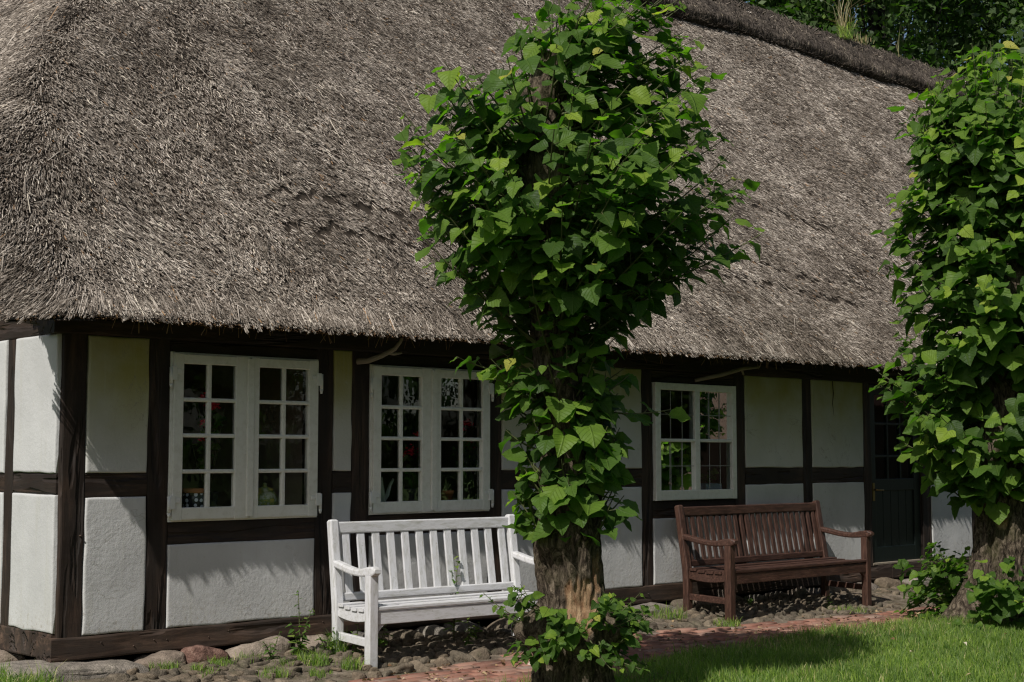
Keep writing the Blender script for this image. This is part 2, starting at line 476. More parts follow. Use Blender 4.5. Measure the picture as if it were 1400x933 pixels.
# ---- stones
def ico(sub):
    bm = bmesh.new(); bmesh.ops.create_icosphere(bm, subdivisions=sub, radius=1)
    v = np.array([p.co[:] for p in bm.verts]); f = np.array([[q.index for q in p.verts] for p in bm.faces]); bm.free()
    return v, f
ICO2, ICOF2 = ico(2); ICO3, ICOF3 = ico(3); ICO5, ICOF5 = ico(5); ICO4, ICOF4 = ico(4)

def stone_arrays(c, s, rz, base=ICO2, boxy=.75, rough=.12):
    v = np.sign(base) * np.abs(base) ** boxy
    v = v / np.max(np.abs(v))
    ph = rng.random(6) * 9
    d = 1 + rough * (np.sin(base[:, 0] * 2.7 + ph[0]) * np.sin(base[:, 1] * 3.1 + ph[1]) + .7 * np.sin(base[:, 2] * 3.3 + ph[2] + base[:, 0] * 2) + .4 * np.sin(base[:, 1] * 6 + ph[3]) * np.sin(base[:, 0] * 5 + ph[4]))
    v = v * d[:, None] * np.array(s)
    ca, sa = math.cos(rz), math.sin(rz); tl = rng.normal(0, .12, 2)
    x, y, z = v.T
    v = np.stack([x * ca - y * sa, x * sa + y * ca, z + tl[0] * x + tl[1] * y], -1)
    return v + np.array(c)

def cobbles():
    V = []; Fc = []; R = []; o = 0
    pts = []
    for y in np.arange(-1.0, -.04, .058):
        x = .2 + rng.random() * .1
        while x < 11.5:
            pts.append((x + rng.normal(0, .012), y + rng.normal(0, .014))); x += rng.uniform(.075, .15)
    for x, y in pts:
        if y < yfar(x) + .09: continue
        left = x < 1.7; under = (1.75 < x < 3.75) or (5.35 < x < 7.7)
        if left and rng.random() < .30: continue
        if not left and not under and rng.random() < (.72 if x > 7.7 else .45): continue
        zb = float(gz(x, y))
        if under and y > -.75:
            l, w, h = rng.uniform(.030, .062), rng.uniform(.013, .024), rng.uniform(.026, .040); dz = rng.uniform(-.012, .008); rg = .16
        elif left: l, w, h = rng.uniform(.025, .085), rng.uniform(.02, .055), rng.uniform(.015, .035); dz = rng.uniform(-.018, .006); rg = .3
        else: l, w, h = rng.uniform(.03, .07), rng.uniform(.025, .045), rng.uniform(.018, .03); dz = rng.uniform(-.018, .002); rg = .2
        for _ in (0,):
            v = stone_arrays((x, y, zb + dz), (l, w, h), rng.normal(0, .22), ICO2, .68, rg)
            V.append(v); Fc.append(ICOF2 + o); o += len(v); R += [rng.random()] * len(v)
    V = np.concatenate(V); Fc = np.concatenate(Fc)
    tag(np_obj('cobble_paving', np_mesh('cobble_paving', V, Fc.ravel(), np.arange(len(Fc)) * 3, COB, {'rnd': R}, smooth=True)), kind='stuff',
        label='small grey brown cobbles bedded in soil between house wall and brick path', cat='cobblestones')
cobbles()

def single_stone(name, c, s, rz, mat, parent=None, boxy=.7, rough=.1, r=None, big=False):
    B, Fq = (ICO4, ICOF4) if parent is not None else (ICO3, ICOF3)
    if big: B, Fq = ICO5, ICOF5
    v = stone_arrays((0, 0, 0), s, rz, B, boxy, rough)
    nv = np.array([noise.noise(Vector(p) * 34) * .004 + noise.noise(Vector(p) * 15 + Vector(c)) * .010 + noise.noise(Vector(p) * 5 + Vector(c)) * .018 + (abs(noise.noise(Vector(p) * 9 - Vector(c))) - .2) * -.016 for p in v])
    v = v + unit(v) * nv[:, None] * min(1.0, min(s) / .06)
    if parent is not None: v = v + np.array(c)
    me = np_mesh(name, v, Fq.ravel(), np.arange(len(Fq)) * 3, mat, {'rnd': np.full(len(v), rng.random() if r is None else r)}, smooth=True)
    o = np_obj(name, me, parent)
    if parent is None: o.location = c
    return o

x = 1.55
while x < 9.3:
    if rng.random() < .14: x += rng.uniform(.05, .14); continue
    w = rng.choice([rng.uniform(.026, .045), rng.uniform(.04, .095)])
    x += w
    y = float(yfar(x)) + .05 + rng.normal(0, .012)
    o = single_stone('edging_cobble', (x, y, float(gz(x, y)) + (rng.uniform(-.02, .012) if x < 3.6 else rng.uniform(-.035, -.008))), (w, rng.uniform(.04, .07), rng.uniform(.035, .062)), rng.normal(0, .4), COB, None, rng.uniform(.6, .95), .2)
    tag(o, 'rounded field cobble in the row edging the brick path', 'cobble', 'cobbles edging the brick path')
    x += w * .95

# ------------------------------------------------------------------ the house
house = thing('thatched_house', 'long half timbered house with white panels and deep reed thatch', 'house', (0, 0, 0))

def W(a, b, d):   # wall coordinates on the front wall: along, up, outwards
    return (a, -d, b)
def G(a, b, d):   # gable wall
    return (-d, a, b)

sd = [0]
def post(name, x0, x1, z0, z1, map_=W, out=.0, mat=None, depth=.17):
    sd[0] += 1
    m = MB(); xm = (x0 + x1) / 2
    a = map_(xm, z0, out - depth / 2); b = map_(xm, z1, out - depth / 2)
    if map_ is W: m.beam([a, b], x1 - x0, depth, up=(0, 1, 0), r=.012, jit=.007, n=max(4, int((z1 - z0) / .08)), seed=sd[0] * 3.7)
    else: m.beam([a, b], x1 - x0, depth, up=(1, 0, 0), r=.012, jit=.007, n=max(4, int((z1 - z0) / .08)), seed=sd[0] * 3.7)
    return m.build(name, mat or TV, house)
def rail(name, x0, x1, z0, z1, map_=W, out=-.004, mat=None, depth=.16):
    sd[0] += 1
    m = MB(); zm = (z0 + z1) / 2
    a = map_(x0, zm, out - depth / 2); b = map_(x1, zm, out - depth / 2)
    m.beam([a, b], depth, z1 - z0, r=.012, jit=.006, n=max(3, int((x1 - x0) / .08)), seed=sd[0] * 3.7)
    return m.build(name, mat or (TH if map_ is W else TG), house)

def panel(x0, x1, z0, z1, map_=W, out=.006, label=None):
    nx = max(6, int((x1 - x0) / .025)); nz = max(6, int((z1 - z0) / .025))
    us = np.concatenate([[0, .003, .008, .018], np.linspace(.035, x1 - x0 - .035, nx), [x1 - x0 - .018, x1 - x0 - .008, x1 - x0 - .003, x1 - x0]])
    ws = np.concatenate([[0, .003, .008, .018], np.linspace(.035, z1 - z0 - .035, nz), [z1 - z0 - .018, z1 - z0 - .008, z1 - z0 - .003, z1 - z0]])
    sd[0] += 1; s = sd[0]
    vs = []; w_, h_ = x1 - x0, z1 - z0
    for u in us:
        for w in ws:
            e = min(u, w, w_ - u, h_ - w)
            d = out - .010 * max(0, 1 - e / .007) ** 2 + (vn(u * 4, w * 4, s) - .5) * .006
            du = (vn(w * 7, s * 3.3, 1) - .5) * .012 * (1 - u / w_) + (vn(w * 7, s * 3.3, 2) - .5) * .012 * (u / w_)
            dw = (vn(u * 7, s * 2.3, 3) - .5) * .012 * (1 - w / h_) + (vn(u * 7, s * 2.3, 4) - .5) * .010 * (w / h_)
            vs.append(map_(x0 + u + float(du), z0 + w + float(dw), float(d)))
    m = MB(); n = len(ws); fs = []
    for i in range(len(us) - 1):
        for j in range(n - 1):
            fs.append((i * n + j, (i + 1) * n + j, (i + 1) * n + j + 1, i * n + j + 1))
    # closed back
    k = len(vs)
    bk = [map_(x0 + .002, z0 + .002, -.11), map_(x1 - .002, z0 + .002, -.11), map_(x1 - .002, z1 - .002, -.11), map_(x0 + .002, z1 - .002, -.11)]
    vs += bk; cr = [0, (len(us) - 1) * n, (len(us) - 1) * n + n - 1, n - 1]
    fs.append((k, k + 1, k + 2, k + 3))
    fs.append(tuple(i * n for i in range(len(us))) + (k + 1, k))
    fs.append(tuple(i * n + n - 1 for i in range(len(us) - 1, -1, -1)) + (k + 3, k + 2))
    fs.append(tuple(range(n - 1, -1, -1)) + (k, k + 3))
    fs.append(tuple((len(us) - 1) * n + j for j in range(n)) + (k + 2, k + 1))
    m.add(vs, fs, True)
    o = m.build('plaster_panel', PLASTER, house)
    if label: o['label'] = label
    return o

ZS0, ZS1, ZR0, ZR1, ZP = .235, .375, 1.208, 1.36, 2.205
LEN = 24.0
# sill, top plate
rail('sill_beam', -.02, 4.1, ZS0, ZS1, out=.012, mat=SILLT, depth=.2)
rail('sill_beam', 4.105, 9.0, ZS0 - .004, ZS1 + .006, out=.008, mat=SILLT, depth=.2)
rail('sill_beam', 9.005, LEN, ZS0, ZS1, out=.01, mat=SILLT, depth=.2)
rail('top_plate', -.05, 6.6, ZP, ZP + .17, out=.012)
rail('top_plate', 6.605, LEN, ZP - .004, ZP + .17, out=.010)
posts = [(.02, .18), (.598, .752), (1.885, 2.032), (2.192, 2.352), (3.485, 3.632), (4.36, 4.505), (5.24, 5.382), (6.492, 6.648), (7.523, 7.676), (8.541, 8.684), (9.62, 9.788), (10.6, 10.75), (11.9, 12.05), (13.4, 13.55), (15, 15.15), (17, 17.15), (20.5, 20.65), (23.85, 24)]
for a, b in posts: post('wall_post', a, b, ZS1 - .002, ZP + .002)
bays = [(.18, .598), (.752, 1.885, 'w'), (2.032, 2.192), (2.352, 3.485, 'w'), (3.632, 4.36), (4.505, 5.24), (5.382, 6.492, 'w3'), (6.648, 7.523), (7.676, 8.541), (8.684, 9.62, 'd'), (9.788, 10.6), (10.75, 11.9), (12.05, 13.4), (13.55, 15), (15.15, 17), (17.15, 20.5), (20.65, 23.85)]
for b in bays:
    x0, x1 = b[0], b[1]; k = b[2] if len(b) > 2 else ''
    if k == '':
        rail('wall_rail', x0, x1, ZR0, ZR1)
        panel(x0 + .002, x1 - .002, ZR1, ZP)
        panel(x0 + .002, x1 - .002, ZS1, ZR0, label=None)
    elif k == 'w':
        rail('wall_rail', x0, x1, .90, 1.045); rail('window_lintel', x0, x1, 2.125, ZP)
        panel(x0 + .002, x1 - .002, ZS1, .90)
    elif k == 'w3':
        rail('wall_rail', x0, x1, .935, 1.082); rail('window_lintel', x0, x1, 2.105, ZP)
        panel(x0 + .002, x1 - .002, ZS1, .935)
# gable side
rail('sill_beam', .03, 9.0, ZS0 + .005, ZS1 + .025, map_=G, out=.006, mat=SILLT, depth=.2)
rail('gable_rail', .03, .622, ZR0 + .02, ZR1, map_=G); rail('gable_rail', .757, 3.0, ZR0 + .02, ZR1, map_=G); rail('gable_rail', 3.15, 6.0, ZR0 + .02, ZR1, map_=G)
rail('gable_plate', .03, 9.0, ZP, ZP + .15, map_=G)
for a, b in ((.622, .757), (3.0, 3.15), (6.0, 6.15)): post('gable_post', a, b, ZS1 + .02, ZP, map_=G)
for a, b in ((.03, .62), (.759, 2.998), (3.152, 5.998)):
    panel(a, b, ZS1 + .022, ZR0 + .02, map_=G); panel(a, b, ZR1, ZP, map_=G)
GABLE_TOP = True
# small pale pegs in sill and posts
for x_, z_ in ((.30, .33), (.52, .29), (.66, .315), (.75, .31), (1.2, .33), (1.05, .30), (1.95, .33), (1.33, .345), (.15, .98), (4.0, .3), (5.3, .31), (6.9, .3)):
    m = MB(); m.tube([(x_, .01, z_), (x_ + .001, -.017, z_)], [.006, .0045], 8); m.build('wooden_peg', SILLT, house)

# interior shell so that the panes look into a dim room
def interior():
    m = MB()
    for a, b in (((.1, 3.6, .1), (LEN, 3.7, 2.9)), ((.1, .2, .25), (LEN, 3.6, .32)), ((.17, .15, 2.42), (LEN, 3.6, 2.5)), ((4.9, .17, .3), (5.0, 3.6, 2.45)), ((2.12, .3, .3), (2.17, 3.6, 2.45)), ((8.58, .17, .3), (8.62, 3.6, 2.45)), ((.17, .2, .3), (.2, 3.6, 2.45))):
        m.box(a, b)
    m.build('interior_walls', ROOM, house)
interior()

# ---- windows
def casement_window(x0, xm, x1, z0, z1):
    fr = MB()
    d0, d1 = -.10, .012     # outer lining
    fr.box((x0 - .012, -d1, z0 - .012), (x0 + .02, -d0, z1 + .012)); fr.box((x1 - .02, -d1, z0 - .012), (x1 + .012, -d0, z1 + .012))
    fr.box((x0 + .02, -d1 + .003, z1 - .01), (x1 - .02, -d0, z1 + .012)); fr.box((x0 + .02, -d1 + .003, z0 - .012), (x1 - .02, -d0, z0 + .01))
    fr.box((x0 + .021, .052, z0 - .03), (x1 - .021, .42, z0 + .034))     # inner sill board
    win = fr.build('window', WHITE, house)
    for k, (a, b, sl, sr) in enumerate(((x0, xm - .003, .072, .112), (xm + .003, x1, .066, .076))):
        c = MB(); f0, f1 = -.035, .012
        tr, br = .062, .078
        c.box((a, f0, z0), (a + sl, f1, z1), .006); c.box((b - sr, f0, z0), (b, f1, z1), .006)
        c.box((a + sl - .001, f0 + .002, z1 - tr), (b - sr + .001, f1, z1), .006); c.box((a + sl - .001, f0 + .002, z0), (b - sr + .001, f1, z0 + br), .006)
        xa, xb, za, zb = a + sl, b - sr, z0 + br, z1 - tr
        xc = (xa + xb) / 2
        c.box((xc - .015, f0 + .006, za), (xc + .015, f1 - .004, zb), .008)
        for i in (1, 2, 3):
            zz = za + (zb - za) * i / 4
            c.box((xa, f0 + .0045, zz - .013), (xb, f1 - .006, zz + .013), .008)
        if k == 0: c.box((b - .028, f0 - .014, z0 + .012), (b + .024, f0 + .004, z1 - .012), .006)   # cover strip
        c.build('casement', WHITE, win)
        g = MB()
        n = 0
        for i in range(4):
            for j in range(2):
                zl = za + (zb - za) * i / 4; zh = za + (zb - za) * (i + 1) / 4
                xl = xa if j == 0 else xc; xh = xc if j == 0 else xb
                t1, t2 = rng.normal(0, .0005, 2)
                g.add([(xl, -.012 + t1, zl), (xh, -.012 + t2, zl), (xh, -.012 - t1, zh), (xl, -.012 - t2, zh)], [(0, 1, 2, 3)])
        g.build('glass_panes', GLASS, win)
    for xx, s in ((x0, -1), (x1, 1)):
        for zz in (z0 + .10, z1 - .14):
            h = MB()
            h.box((xx - .018, -.046, zz - .03), (xx + .018, -.03, zz + .055), .003)
            h.tube([(xx + s * .022, -.035, zz - .055), (xx + s * .022, -.035, zz + .05)], [.012, .012], 8)
            h.tube([(xx + s * .022, -.035, zz - .085), (xx + s * .022, -.035, zz - .055)], [.007, .013], 8)
            h.box((min(xx, xx - s * .11), -.041, zz + .02) if False else (xx - .055 if s > 0 else xx, -.04, zz + .01), (xx if s > 0 else xx + .055, -.033, zz + .04), .002)
            h.build('hinge', IRON, win)
    return win
casement_window(.757, 1.333, 1.881, 1.056, 2.118)
casement_window(2.360, 2.922, 3.480, 1.060, 2.106)

def pane_window(x0, x1, z0, z1):
    fr = MB(); f0, f1 = -.03, .05
    fr.box((x0, f0, z0), (x0 + .068, f1, z1), .006); fr.box((x1 - .06, f0, z0), (x1, f1, z1), .006)
    fr.box((x0 + .067, f0 + .002, z1 - .062), (x1 - .059, f1, z1), .006); fr.box((x0 + .067, f0 + .002, z0), (x1 - .059, f1, z0 + .085), .006)
    xm = (x0 + x1) / 2 + .01; zm = (z0 + z1) / 2 + .01
    fr.box((xm - .034, f0 + .004, z0 + .08), (xm + .034, f1, z1 - .06), .006)
    fr.box((x0 + .066, f0 + .0065, zm - .014), (x1 - .058, f1 - .01, zm + .014), .006)
    fr.box((x0 + .021, .052, z0 - .03), (x1 - .021, .42, z0 + .034))
    win = fr.build('window', WHITE, house)
    win['label'] = 'fixed white window with four large panes and thin glazing bars'
    g = MB(); bars = MB()
    for a, b in ((x0 + .068, xm - .034), (xm + .034, x1 - .06)):
        for c, d in ((z0 + .085, zm - .014), (zm + .014, z1 - .062)):
            t = rng.normal(0, .002, 2)
            g.add([(a, .002 + t[0], c), (b, .002 + t[1], c), (b, .002 - t[0], d), (a, .002 - t[1], d)], [(0, 1, 2, 3)])
            for q in (1, 2):
                xx = a + (b - a) * q / 3; bars.box((xx - .0025, -.006, c), (xx + .0025, -.001, d), .001)
            zz = c + (d - c) * .5
            bars.box((a, -.0075, zz - .0025), (b, -.002, zz + .0025), .001)
    g.build('glass_panes', GLASS, win); bars.build('glazing_bars', mk_plain('grey_lead', (.30, .30, .28), .5, .2), win)
pane_window(5.388, 6.487, 1.088, 2.098)

# ---- door
def door():
    x0, x1 = 8.69, 9.615; z0, z1 = ZS1 + .02, 2.19
    d = MB(); y0, y1 = .03, .075
    d.box((x0, y0, z0), (x0 + .11, y1, z1)); d.box((x1 - .11, y0, z0), (x1, y1, z1))
    d.box((x0 + .11, y0 + .002, z1 - .1), (x1 - .11, y1, z1)); d.box((x0 + .11, y0 + .002, z0), (x1 - .11, y1, z0 + .16)); d.box((x0 + .11, y0 + .002, 1.12), (x1 - .11, y1, 1.24))
    n = 5
    for i in range(n):
        a = x0 + .11 + (x1 - x0 - .22) * i / n; b = x0 + .11 + (x1 - x0 - .22) * (i + 1) / n
        d.box((a + .002, y0 + .014, z0 + .16), (b - .002, y1 - .006, 1.12), .006)
    for i in (1, 2):
        xx = x0 + .11 + (x1 - x0 - .22) * i / 3; d.box((xx - .013, y0 + .006, 1.24), (xx + .013, y1, z1 - .1))
    for zz in (1.47, 1.80): d.box((x0 + .11, y0 + .009, zz - .013), (x1 - .11, y1 - .003, zz + .013))
    o = d.build('door', DOORG, house); o['label'] = 'dark green plank door with glazed upper half'
    g = MB(); g.add([(x0 + .1, .05, 1.23), (x1 - .1, .05, 1.23), (x1 - .1, .052, z1 - .09), (x0 + .1, .052, z1 - .09)], [(0, 1, 2, 3)]); g.build('glass_panes', GLASS, o)
    h = MB(); h.box((x0 + .04, y0 - .008, 1.02), (x0 + .08, y0 + .002, 1.2)); h.tube([(x0 + .06, y0 - .005, 1.13), (x0 + .06, y0 - .05, 1.13), (x0 + .16, y0 - .055, 1.128)], [.009, .009, .008], 8); h.build('handle', mk_plain('dull_brass', (.25, .18, .08), .4, .2, 20, .5, 1), o)
    j = MB(); j.box((x0 - .008, -.004, ZS1 + .004), (x1 + .004, .09, ZS1 + .026)); j.build('threshold', PALEWOOD, house)
door()

# stain trickling from the top plate
h = MB(); h.tube([(8.02, -.004, 2.2), (8.03, -.006, 2.08), (8.015, -.005, 1.98), (8.035, -.006, 1.86)], [.007, .008, .006, .002], 6); h.build('rust_stain', mk_plain('rust_streak', (.05, .032, .02), .9), house)
# ---- foundation stones
single_stone('foundation_stone', (.09, -.02, .130), (.44, .22, .105), -.02, GRANITE, house, .38, .04, .85, True)['label'] = 'broad flat grey granite slab under the house corner'
for c, s, m_, bx in (((.70, -.03, .155), (.17, .12, .085), FIELD, .7), ((1.02, -.035, .165), (.165, .12, .085), REDSTONE, .6), ((1.42, -.03, .168), (.25, .13, .085), FIELD, .75), ((1.86, -.02, .16), (.13, .12, .095), FIELD, .8), ((2.08, -.02, .15), (.1, .1, .085), COB, .8)):
    single_stone('foundation_stone', c, s, rng.normal(0, .06), m_, house, bx, .07)
x = 2.2
while x < 13:
    w = rng.uniform(.09, .30); x += w
    single_stone('foundation_stone', (x, -.02 + rng.normal(0, .02), .145), (w, .11, rng.uniform(.075, .095)), rng.normal(0, .06), random.choice([FIELD, FIELD, FIELD, GRANITE, COB]), house, .7, .08)
    x += w * .93
y = .55
while y < 5:
    w = rng.uniform(.15, .3); y += w
    single_stone('foundation_stone', (-.01, y, .15), (.13, w, .09), 0, FIELD, house, .65, .08); y += w * .95

# natural wood hooks beneath the eave
h = MB(); h.tube([(2.21, -.03, 2.13), (2.26, -.09, 2.135), (2.33, -.16, 2.17), (2.40, -.22, 2.22), (2.42, -.26, 2.27), (2.43, -.28, 2.33)], [.022, .020, .018, .016, .012, .012], 8)
h.tube([(2.36, -.185, 2.19), (2.41, -.20, 2.185), (2.47, -.21, 2.195)], [.012, .011, .008], 7); h.build('wooden_hook', PALEWOOD, house)
h = MB(); h.tube([(5.92, -.02, 2.13), (6.2, -.10, 2.19), (6.42, -.16, 2.25), (6.6, -.2, 2.27)], [.016, .02, .018, .012], 8); h.tube([(6.4, -.16, 2.245), (6.48, -.12, 2.2)], [.012, .009], 7); h.build('wooden_hook', PALEWOOD, house)
h = MB()
for i in range(4): h.box((.21 + i * .065, -.30, 2.285), (.262 + i * .065, -.27, 2.297))
h.build('eave_lath', PALEWOOD, house)

# ---- thatch
LIPY, LIPZ, PITCH, RIDY = -.45, 2.275, 1.15, 4.25
RIDZ = LIPZ + PITCH * (RIDY - LIPY)
def smin(a, b, k):
    h = np.clip(.5 + .5 * (b - a) / k, 0, 1)
    return b * (1 - h) + a * h - k * h * (1 - h)
def roofz(x, y, rough=True):
    x = np.asarray(x, float); y = np.asarray(y, float)
    fr = LIPZ + PITCH * (y - LIPY); hp = 3.86 + 1.2 * x; hp2 = 3.86 + 1.2 * (LEN - x); bk = RIDZ - PITCH * (y - RIDY)
    z = smin(smin(fr, hp, .55), hp2, .55)
    z = smin(z, bk, .1)
    z = z + .015 * x * 0 + .008 * np.minimum(x, 12) * np.exp(-((y - LIPY) / .8) ** 2) * .9      # eave climbs a little
    z = z - .05 * np.exp(-((x + .54) / .22) ** 2) * np.exp(-((y + .45) / .6) ** 2)
    if rough:
        e = smooth01(y, -.45, -.1)
        z = z + e * (.10 * (vn(x * .55, y * .7, 3) - .5) + .05 * (vn(x * 1.7, y * 2.2, 4) - .5) + .025 * (vn(x * 5, y * 6, 5) - .5))
        # sunken patches beside the hip
        z = z - .045 * np.exp(-(((x - .12) / .28) ** 2 + ((y - .22) / .12) ** 2)) - .035 * np.exp(-(((x + .05) / .25) ** 2 + ((y - .75) / .2) ** 2))
    return z
def roofn(x, y):
    e = .03
    gx_ = (roofz(x + e, y) - roofz(x - e, y)) / (2 * e); gy_ = (roofz(x, y + e) - roofz(x, y - e)) / (2 * e)
    n = np.stack([-gx_, -gy_, np.ones_like(gx_)], -1)
    return unit(n), gx_, gy_

def grid_obj(name, P, mat, parent):
    a, b = P.shape[:2]
    i, j = np.meshgrid(np.arange(a - 1), np.arange(b - 1), indexing='ij')
    q = np.stack([i * b + j, (i + 1) * b + j, (i + 1) * b + j + 1, i * b + j + 1], -1).reshape(-1, 4)
    return P.reshape(-1, 3), q

# cracks in the thatch: polylines in plan (x, y)
CRACKS = [[(5.45, .62), (5.9, .52), (6.5, .49), (7.3, .50), (8.2, .42), (9.3, .44)], [(5.3, .44), (5.8, .33), (6.4, .28), (7.0, .24), (7.9, .24), (8.9, .17)], [(8.0, 1.25), (8.9, 1.12), (9.5, 1.02)], [(1.75, .50), (2.5, .50), (3.0, .45)], [(1.8, .25), (2.6, .24), (3.1, .18)]]
def crack_d(x, y):
    d = np.full(np.shape(x), 9.)
    for c in CRACKS:
        for (ax, ay), (bx, by) in zip(c[:-1], c[1:]):
            t = np.clip(((x - ax) * (bx - ax) + (y - ay) * (by - ay)) / ((bx - ax) ** 2 + (by - ay) ** 2), 0, 1)
            wv = .028 * np.sin(x * 21 + ax) + .02 * np.sin(x * 47)
            d = np.minimum(d, np.hypot(x - ax - t * (bx - ax), (y - ay - t * (by - ay) + wv)) + .035 * vn(x * 6, y * 3, 8))
    return d

def thatch():
    xs = np.concatenate([np.linspace(-.54, 4, 90), np.linspace(4.06, LEN + .5, 180)])
    ys = np.concatenate([np.linspace(LIPY, RIDY, 90), np.linspace(RIDY + .12, 9.2, 30)])
    Xg, Yg = np.meshgrid(xs, ys, indexing='ij')
    Zg = roofz(Xg, Yg) - .022 * smooth01(Yg, -.45, -.3)
    P, q = grid_obj('x', np.stack([Xg, Yg, Zg], -1), None, None)
    parts_v = [P]; parts_q = [q]; o = len(P)
    # soffit under the eave
    ss = np.linspace(0, 1, 8)
    S = np.stack([np.stack([xs, LIPY + .004 + s * np.where(xs < .02, .06, .62), roofz(xs, np.full_like(xs, LIPY)) - .012 + s * .06], -1) for s in ss], 1)
    P2, q2 = grid_obj('x', S, None, None); parts_v.append(P2); parts_q.append(q2 + o); o += len(P2)
    # soffit under the verge
    yy = np.linspace(LIPY, RIDY, 60)
    S = np.stack([np.stack([np.full_like(yy, -.525 + s * .52), yy, roofz(np.full_like(yy, -.54), yy) - .035 * smooth01(yy, LIPY, -.2) - s * .10 * smooth01(yy, -.2, .2) + .03 * s * (1 - smooth01(yy, -.4, 0))], -1) for s in ss], 1)
    P3, q3 = grid_obj('x', S, None, None); parts_v.append(P3); parts_q.append(q3 + o); o += len(P3)
    V = np.concatenate(parts_v); Q = np.concatenate(parts_q)
    roof = np_obj('thatched_roof', np_mesh('thatched_roof', V, Q.ravel(), np.arange(len(Q)) * 4, THATCH_BASE, {'rnd': np.zeros(len(V))}, smooth=True), house)
    return roof

def reed_arrays(tip, dirn, nrm, L, Wd):
    """tip: outer end of the reed, dirn: from tip back up to the buried end"""
    side = unit(np.cross(dirn, nrm))
    up = unit(np.cross(side, dirn))
    L = L[:, None]; Wd = Wd[:, None]
    back = tip + dirn * L
    v = np.stack([tip - side * Wd, tip + up * Wd * 1.1, tip + side * Wd, back - side * Wd, back + up * Wd * 1.1, back + side * Wd], 1).reshape(-1, 3)
    n = len(tip); b = np.arange(n)[:, None] * 6
    lo = np.concatenate([b + np.array([[0, 1, 4, 3]]), b + np.array([[1, 2, 5, 4]]), b + np.array([[0, 2, 1]])], 1)
    st = (np.arange(n)[:, None] * 11 + np.array([[0, 4, 8]])).ravel()
    return v, lo.ravel(), st

